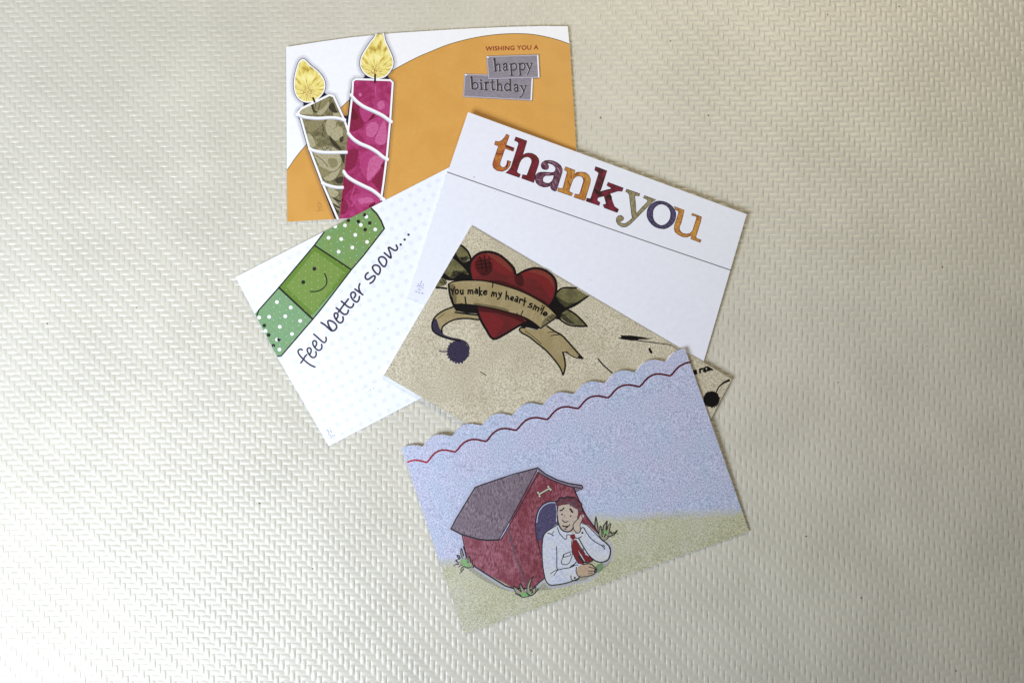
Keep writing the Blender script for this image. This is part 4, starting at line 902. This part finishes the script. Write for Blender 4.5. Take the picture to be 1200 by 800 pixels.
    sheet("ground_wash", c, smooth([(548, 664), (560, 664), (585, 680), (605, 690), (640, 682), (680, 676), (700, 662), (716, 652), (714, 660), (700, 672), (672, 684), (644, 690), (602, 693), (575, 684), (555, 672)], True, 3), wash, 1.5)
    grn = mat("green_wash", (96, 150, 84), (126, 170, 110), 900, alpha=.5, rough=.5)
    sheet("green_dab", c, smooth([(700, 661), (707, 660), (706, 666), (701, 671), (697, 668)], True, 3), grn, 3)
    hal = mat("pale_halo_pencil", (206, 206, 226), alpha=.55, rough=.5)
    strokes("pale_halo", c, [(2.6, [(630, 545.6), (600, 553.6), (565, 565), (554.5, 570), (543, 589), (532, 607), (526, 619.5), (540, 628), (541, 640), (545, 654), (554, 664), (580, 681), (592, 688), (604, 691.5), (625, 691), (638, 680), (643, 687), (651, 687.6), (662, 685.6), (672, 683), (690, 679), (700, 672), (702, 665), (708, 660.5), (716, 654), (717.5, 644), (714, 635), (706, 627), (690, 606), (683, 592), (678, 578), (685.5, 571), (682, 566.2), (666, 563.5), (653, 559.6), (642, 553.5), (631, 545.6)])], 2.6, hal, 2.5)
    side = [(541, 625), (560, 631), (585, 632.5), (596, 618), (602, 645), (609, 665), (617.5, 688), (602, 688.8), (585, 679.5), (566, 669), (555, 662), (547, 655), (544, 641)]
    hs = sheet("doghouse", c, side, redm, 4, step=3, label="red pencil drawn doghouse with a grey roof")
    front = [(630, 552), (612, 583), (597, 611), (596, 620), (602, 645), (609, 665), (618, 688), (624, 688), (638.5, 676), (660, 672), (700, 650), (706, 631), (690, 609), (681, 590), (675, 577), (672, 571), (660, 567), (645, 561)]
    sheet("front_wall", c, front, redf, 5, step=3, parent=hs)
    roof = [(630, 548), (600, 557), (566, 567), (556.5, 571), (545, 590), (534, 608), (528.5, 619), (541, 625.5), (560, 631), (572, 632.8), (585, 632), (598, 609), (612, 583), (629, 553)]
    sheet("roof", c, roof, roofm, 7, step=3, parent=hs)
    sheet("roof_edge", c, [(630, 547.8), (640, 555.7), (653, 562), (666, 566), (682, 568.5), (683, 571), (676, 576), (672, 571.5), (660, 568), (645, 562), (631, 554.5)], mat("roof_edge_grey", (120, 106, 124), (140, 126, 142), 900), 8, parent=hs)
    door = smooth([(653, 589), (643, 588), (635, 592.5), (630, 600), (628, 612), (628.5, 625), (630.5, 634), (638, 629), (650, 618), (658, 610), (656, 598)], True, 3)
    sheet("doorway", c, door, mat("doorway_violet", (52, 46, 84), (100, 92, 122), 1100, rough=.5, lo=.4, hi=.8), 7, parent=hs)
    strokes("house_outline", c, [[(630, 547.8), (600, 555.8), (566, 567.2), (556.5, 571), (545, 590), (534, 608), (528.5, 619.2)], (1.8, [(528.5, 619.2), (541, 625.8), (560, 631.3), (572, 632.8), (585, 632)]), (1.1, [(629.5, 550), (612, 583), (598, 609), (585, 631)]), (1.1, [(631.5, 553), (615, 583), (601, 608), (587, 632)]),
                                 (1.4, [(630, 547.8), (640, 555.7), (653, 562), (666, 566), (682, 568.5), (683, 571.5), (681, 573)]), (1.2, [(631.5, 553.7), (645, 561.5), (660, 567.5), (671, 570.5), (680, 571.5)]), (.8, [(683, 571.5), (675, 576), (673, 572)]),
                                 (1.3, [(672, 571), (674.5, 577), (681, 591), (684, 600), (700, 622), (706.5, 632)]), (.9, [(541.5, 627), (544, 640), (547, 653)]), (1.5, [(555.6, 663), (568, 671), (580, 678.5), (592, 686), (602, 689), (617, 689)]), (1.3, [(624, 689), (638.5, 676.5)])], 1.4, ink, 10, parent=hs, sm=False)
    strokes("corner_line", c, [[(596, 618), (602, 645), (609, 665), (617.5, 686)]], 1.3, inks, 10, parent=hs)
    strokes("door_outline", c, [[(653, 587.5), (643, 587), (635, 591.5), (629.5, 600), (627.5, 612), (628, 625), (630, 634), (634, 650)]], 1.0, ink, 11, parent=hs)
    strokes("door_rim", c, [[(652, 588.8), (644, 588.8), (636, 593), (631, 601), (629, 612)], (1.0, [(651.5, 589), (652.5, 600), (652, 611)])], .8, mat("pale_blue_pencil", (190, 202, 224)), 12, parent=hs)
    bone = mat("bone_ivory", (196, 194, 172)); 
    dots("bone_outline", c, [(630.5, 576.8, 1.9), (632.3, 581, 1.9), (642.6, 570, 1.9), (645.2, 573.3, 1.9)], 2, ink, 11, parent=hs, n=10)
    strokes("bone_outline", c, [[(632, 579), (644, 572)]], 2.6, ink, 11.5, parent=hs)
    bn = dots("bone", c, [(630.5, 576.8, 1.25), (632.3, 581, 1.25), (642.6, 570, 1.25), (645.2, 573.3, 1.25)], 1.3, bone, 13, parent=hs, n=10)
    strokes("bone", c, [[(631.5, 579), (644, 571.8)]], 1.5, bone, 14, parent=hs)
    # the man
    shirt = [(652, 614), (640, 623), (636.5, 629), (635, 642), (636, 662), (638, 673), (640, 680.6), (644, 684.6), (649, 685.2), (661, 683.2), (670, 680.5), (677.5, 677.5), (677, 668), (682, 662), (690, 651), (698, 656.5), (706, 658), (712.5, 654), (715, 645), (712, 637), (706, 631), (697, 622), (689, 614.5), (682, 612), (676, 618), (668, 621), (660, 619)]
    shm = mat("shirt_pale_blue", (172, 180, 202), (214, 216, 226), 900, rough=.5, c3=(204, 204, 200), s3=140)
    mn = sheet("person", c, shirt, shm, 15, step=3, label="cartoon man in a white shirt and red tie resting his cheek on his hand")
    skin = mat("skin_tan_pencil", (176, 160, 140), (200, 186, 168), 1100, rough=.5, c3=(190, 164, 160), s3=260)
    skin2 = mat("hand_tan_pencil", (170, 144, 112), (192, 170, 148), 1100, rough=.5)
    sheet("face", c, smooth(Z([(310, 190), (400, 170), (500, 165), (570, 210), (660, 250), (678, 320), (672, 410), (690, 430), (600, 520), (580, 600), (555, 650), (490, 682), (400, 662), (340, 600), (300, 500), (290, 400), (298, 280)]), True, 3), skin, 17, parent=mn)
    sheet("neck", c, Z([(530, 680), (560, 650), (600, 640), (620, 690), (570, 720)]), skin, 16, parent=mn)
    sheet("hand", c, smooth(Z([(590, 540), (610, 510), (690, 430), (735, 360), (790, 370), (790, 400), (760, 440), (735, 510), (715, 560), (725, 620), (700, 680), (650, 690), (600, 640), (585, 590)]), True, 3), skin, 19, parent=mn)
    hairm = mat("hair_umber", (74, 52, 62), (110, 82, 92), 800, rough=.5, c3=(104, 28, 42), s3=420, f3=.9)
    sheet("hair", c, Z([(258, 125), (318, 85), (330, 48), (430, 50), (470, 28), (540, 40), (610, 45), (665, 95), (720, 135), (748, 170), (742, 215), (765, 260), (740, 320), (710, 380), (675, 445), (655, 420), (690, 330), (680, 270), (600, 235), (550, 190), (530, 215), (520, 165), (440, 175), (380, 182), (310, 205), (300, 290), (282, 370), (275, 290), (290, 215), (262, 180)]), hairm, 20, parent=mn)
    tie = mat("tie_red", (96, 12, 20), (128, 26, 34), 900, rough=.5)
    sheet("tie", c, X([(485, 262), (530, 250), (548, 300), (512, 325), (480, 292)]), tie, 19, parent=mn)
    sheet("tie", c, X([(512, 318), (498, 420), (526, 520), (578, 600), (632, 614), (652, 592), (600, 500), (562, 420), (546, 325)]), tie, 19, parent=mn)
    sheet("tie_gap", c, X([(580, 508), (604, 512), (650, 578), (644, 596), (618, 575)]), mat("dark_olive_pencil", (44, 46, 40)), 21, parent=mn)
    sheet("tie", c, X([(532, 325), (560, 420), (620, 510), (660, 580), (720, 577), (744, 562), (722, 530), (655, 490), (592, 400), (552, 318)]), tie, 20, parent=mn)
    sheet("hand", c, smooth(X([(558, 690), (578, 632), (640, 612), (715, 602), (770, 640), (792, 672), (765, 715), (705, 742), (610, 752), (565, 735)]), True, 3), skin2, 19, parent=mn)
    strokes("figure_outline", c, [Z([(288, 380), (300, 490), (340, 600), (400, 662), (490, 684), (555, 655), (590, 600)]), Z([(258, 125), (318, 85), (330, 50), (430, 52), (470, 30), (540, 42), (612, 45)]), (1.0, Z([(665, 95), (722, 135), (748, 175), (742, 215), (765, 262), (748, 300)])), (.7, Z([(258, 125), (280, 200), (285, 300), (288, 380)])),
                                  (1.1, X([(325, 150), (260, 190), (200, 232), (165, 290), (152, 420), (158, 600), (180, 740), (200, 805), (240, 846), (290, 850), (410, 832), (500, 805), (580, 770)])), (.8, X([(330, 175), (360, 250), (430, 318), (442, 262)])), (.9, X([(320, 400), (325, 500), (325, 640), (342, 670), (420, 655), (500, 638), (552, 580)])), (.8, X([(342, 670), (290, 690), (250, 720)])), (.8, X([(342, 670), (315, 700), (290, 740)])),
                                  (.9, X([(220, 245), (255, 252), (285, 275)])), (.7, X([(270, 250), (290, 225)])), (.8, X([(405, 492), (500, 460), (502, 510), (470, 590), (420, 612), (378, 590), (405, 492)])), (.8, X([(405, 525), (480, 505), (485, 480)])), (.7, X([(410, 495), (402, 525)])),
                                  (.9, Z([(690, 430), (610, 510), (585, 560), (595, 630), (640, 690)])), (.7, Z([(735, 360), (765, 440), (730, 510), (715, 570), (728, 630)])), (1.1, X([(545, 240), (590, 236), (612, 185), (640, 180), (660, 215)])), (.9, X([(545, 300), (580, 300), (615, 283)])),
                                  (1.2, X([(580, 300), (640, 410), (700, 500), (780, 568), (850, 582), (920, 560), (950, 490), (945, 410), (880, 340)])), (.9, X([(620, 130), (680, 150), (760, 230), (870, 340)])), (.9, X([(660, 215), (720, 300), (790, 355), (860, 390)])), (1.0, X([(850, 385), (890, 432)])), (.8, X([(870, 380), (888, 405)])),
                                  (.9, X([(555, 640), (552, 700), (590, 752), (680, 748), (760, 720), (792, 680), (765, 640), (715, 602), (640, 612)])), (.8, X([(700, 640), (760, 655), (780, 680)])), (.8, X([(690, 685), (760, 690)])), (.7, X([(695, 710), (745, 712)])), (1.8, X([(775, 670), (770, 700)])),
                                  (.9, X([(490, 740), (500, 790), (560, 795), (590, 760)])), (.8, X([(500, 640), (550, 615), (570, 620)])), (.8, X([(500, 330), (500, 420), (530, 520), (580, 600)])), (1.1, X([(640, 575), (680, 590), (745, 566), (735, 545)])), (.9, X([(575, 510), (610, 560), (635, 590)])), (.7, X([(548, 320), (600, 400), (655, 485)])),
                                  (.7, X([(440, 262), (485, 262)])), (.7, X([(630, 420), (640, 445)])), (1.0, X([(485, 635), (550, 590)]))], 1.5, ink, 22, parent=mn)
    strokes("face_line", c, [(1.5, Z([(340, 285), (372, 280), (410, 240)])), (1.9, Z([(530, 258), (550, 282), (572, 318)])), Z([(385, 462), (410, 495), (450, 507), (492, 482)]), (1.2, Z([(385, 570), (430, 582), (490, 576), (520, 552)])), (1.0, Z([(448, 602), (482, 600)])), (1.1, Z([(425, 630), (455, 632)]))], .9, ink, 26, parent=mn)
    dots("eye", c, Z([(375, 360)]), .95, ink, 26, parent=mn); dots("eye", c, Z([(540, 390)]), .9, ink, 26, parent=mn)
    dots("button", c, X([(625, 240)]), 1.2, ink, 26, parent=mn); dots("button", c, X([(535, 765)]), 1.2, ink, 26, parent=mn); dots("eye_corner", c, Z([(420, 385)]), .6, ink, 26, parent=mn)
    # grass tufts
    khaki = mat("tuft_khaki", (136, 134, 106), (166, 162, 136), 1200, rough=.5); grnm = mat("tuft_green", (104, 158, 92), (132, 180, 116), 1200, rough=.5)
    def tuft(fills, greens, lines, lab):
        t = sheet("grass_tuft", c, fills[0], khaki, 23, label=lab)
        for f_ in fills[1:]: sheet("blade", c, f_, khaki, 24, parent=t)
        for g_ in greens: sheet("green_patch", c, smooth(g_, True, 3), grnm, 25, parent=t)
        strokes("blade_outline", c, lines, .85, ink, 27, parent=t)
    tuft([AB([(110, 300), (180, 230), (240, 215), (290, 300), (360, 290), (400, 370), (330, 390), (240, 385), (160, 340)]), AB([(160, 40), (175, 40), (200, 210), (180, 215)]), AB([(300, 180), (325, 180), (340, 300), (300, 310)]), AB([(160, 460), (170, 400), (240, 380), (220, 400), (190, 440)])],
         [AB([(180, 240), (240, 230), (275, 280), (260, 330), (220, 350), (180, 300)]), AB([(240, 350), (300, 320), (345, 330), (320, 375), (260, 382)])],
         [AB([(160, 40), (158, 130), (185, 215)]), AB([(170, 40), (195, 120), (215, 180)]), AB([(85, 165), (120, 170), (145, 220)]), AB([(85, 170), (110, 215), (140, 240)]), AB([(70, 255), (110, 245)]), AB([(60, 260), (100, 300), (115, 310)]), AB([(25, 370), (70, 330), (115, 335)]), AB([(120, 385), (150, 355), (190, 340)]), AB([(160, 460), (165, 410), (190, 380), (240, 375)]), AB([(140, 505), (180, 465), (215, 420)]), AB([(295, 310), (300, 230), (320, 180), (335, 290), (350, 300)]),
          AB([(375, 265), (370, 330), (395, 350), (390, 400)]), AB([(240, 385), (290, 405), (330, 390), (400, 375)]), AB([(205, 0), (240, 120), (260, 215)])], "small grass tuft at the left foot of the doghouse")
    tuft([AC([(185, 420), (260, 460), (330, 530), (380, 490), (440, 560), (500, 520), (560, 470), (640, 470), (600, 560), (500, 600), (360, 630), (250, 590), (220, 520)]), AC([(305, 370), (345, 440), (380, 500), (335, 515), (310, 440)]), AC([(440, 420), (490, 310), (550, 245), (515, 330), (490, 430), (495, 520), (440, 560)])],
         [AC([(330, 570), (370, 530), (450, 570), (470, 600), (370, 622)]), AC([(440, 540), (490, 560), (530, 530), (520, 575), (470, 570)])],
         [AC([(185, 420), (220, 520), (260, 570), (360, 630), (450, 615), (520, 600)]), AC([(185, 418), (260, 470), (335, 530)]), AC([(335, 530), (310, 440), (305, 372), (345, 430), (385, 490)]), AC([(440, 540), (445, 420), (490, 310), (550, 245)]), AC([(550, 248), (515, 330), (490, 430), (495, 510)]), (1.3, AC([(385, 480), (400, 470)])), AC([(220, 568), (290, 575), (330, 600)]), (1.4, AC([(440, 550), (480, 590), (500, 600)])), AC([(500, 520), (530, 470), (530, 560)]), (1.2, AC([(540, 500), (545, 540)])), AC([(560, 470), (600, 440), (605, 520)]), (1.2, AC([(650, 470), (615, 520), (560, 575), (500, 600)]))],
         "grass tuft at the front corner of the doghouse")
    tuft([AD([(180, 560), (250, 500), (330, 540), (400, 560), (380, 620), (340, 660), (265, 680), (220, 630)]), AD([(115, 440), (130, 250), (165, 450), (180, 540)]), AD([(265, 560), (290, 400), (340, 325), (325, 480), (310, 590)]), AD([(335, 520), (360, 410), (405, 370), (380, 520), (360, 600)]), AD([(195, 540), (215, 420), (240, 540)])],
         [AD([(190, 540), (230, 530), (240, 570), (205, 570)]), AD([(285, 500), (330, 490), (370, 520), (350, 580), (300, 550)]), AD([(515, 560), (545, 545), (550, 570), (520, 575)])],
         [(1.3, AD([(130, 250), (118, 350), (115, 440), (160, 510), (190, 560)])), AD([(130, 250), (155, 360), (170, 480)]), AD([(190, 550), (200, 450), (215, 415), (235, 470), (240, 540)]), (1.2, AD([(265, 560), (270, 430), (310, 370), (340, 325), (330, 420), (325, 500)])), AD([(345, 480), (360, 410), (405, 372), (395, 450), (375, 560)]), (1.1, AD([(405, 520), (435, 560), (465, 535)])), (1.9, AD([(480, 560), (525, 508)])), (1.3, AD([(370, 620), (420, 600), (480, 570)])), AD([(190, 590), (225, 640), (265, 682), (345, 660), (360, 590)]), (1.3, AD([(295, 620), (310, 570), (325, 580)])), AD([(240, 560), (255, 620)])], "grass tuft beside the right wall of the doghouse")
    return c
build_dog()
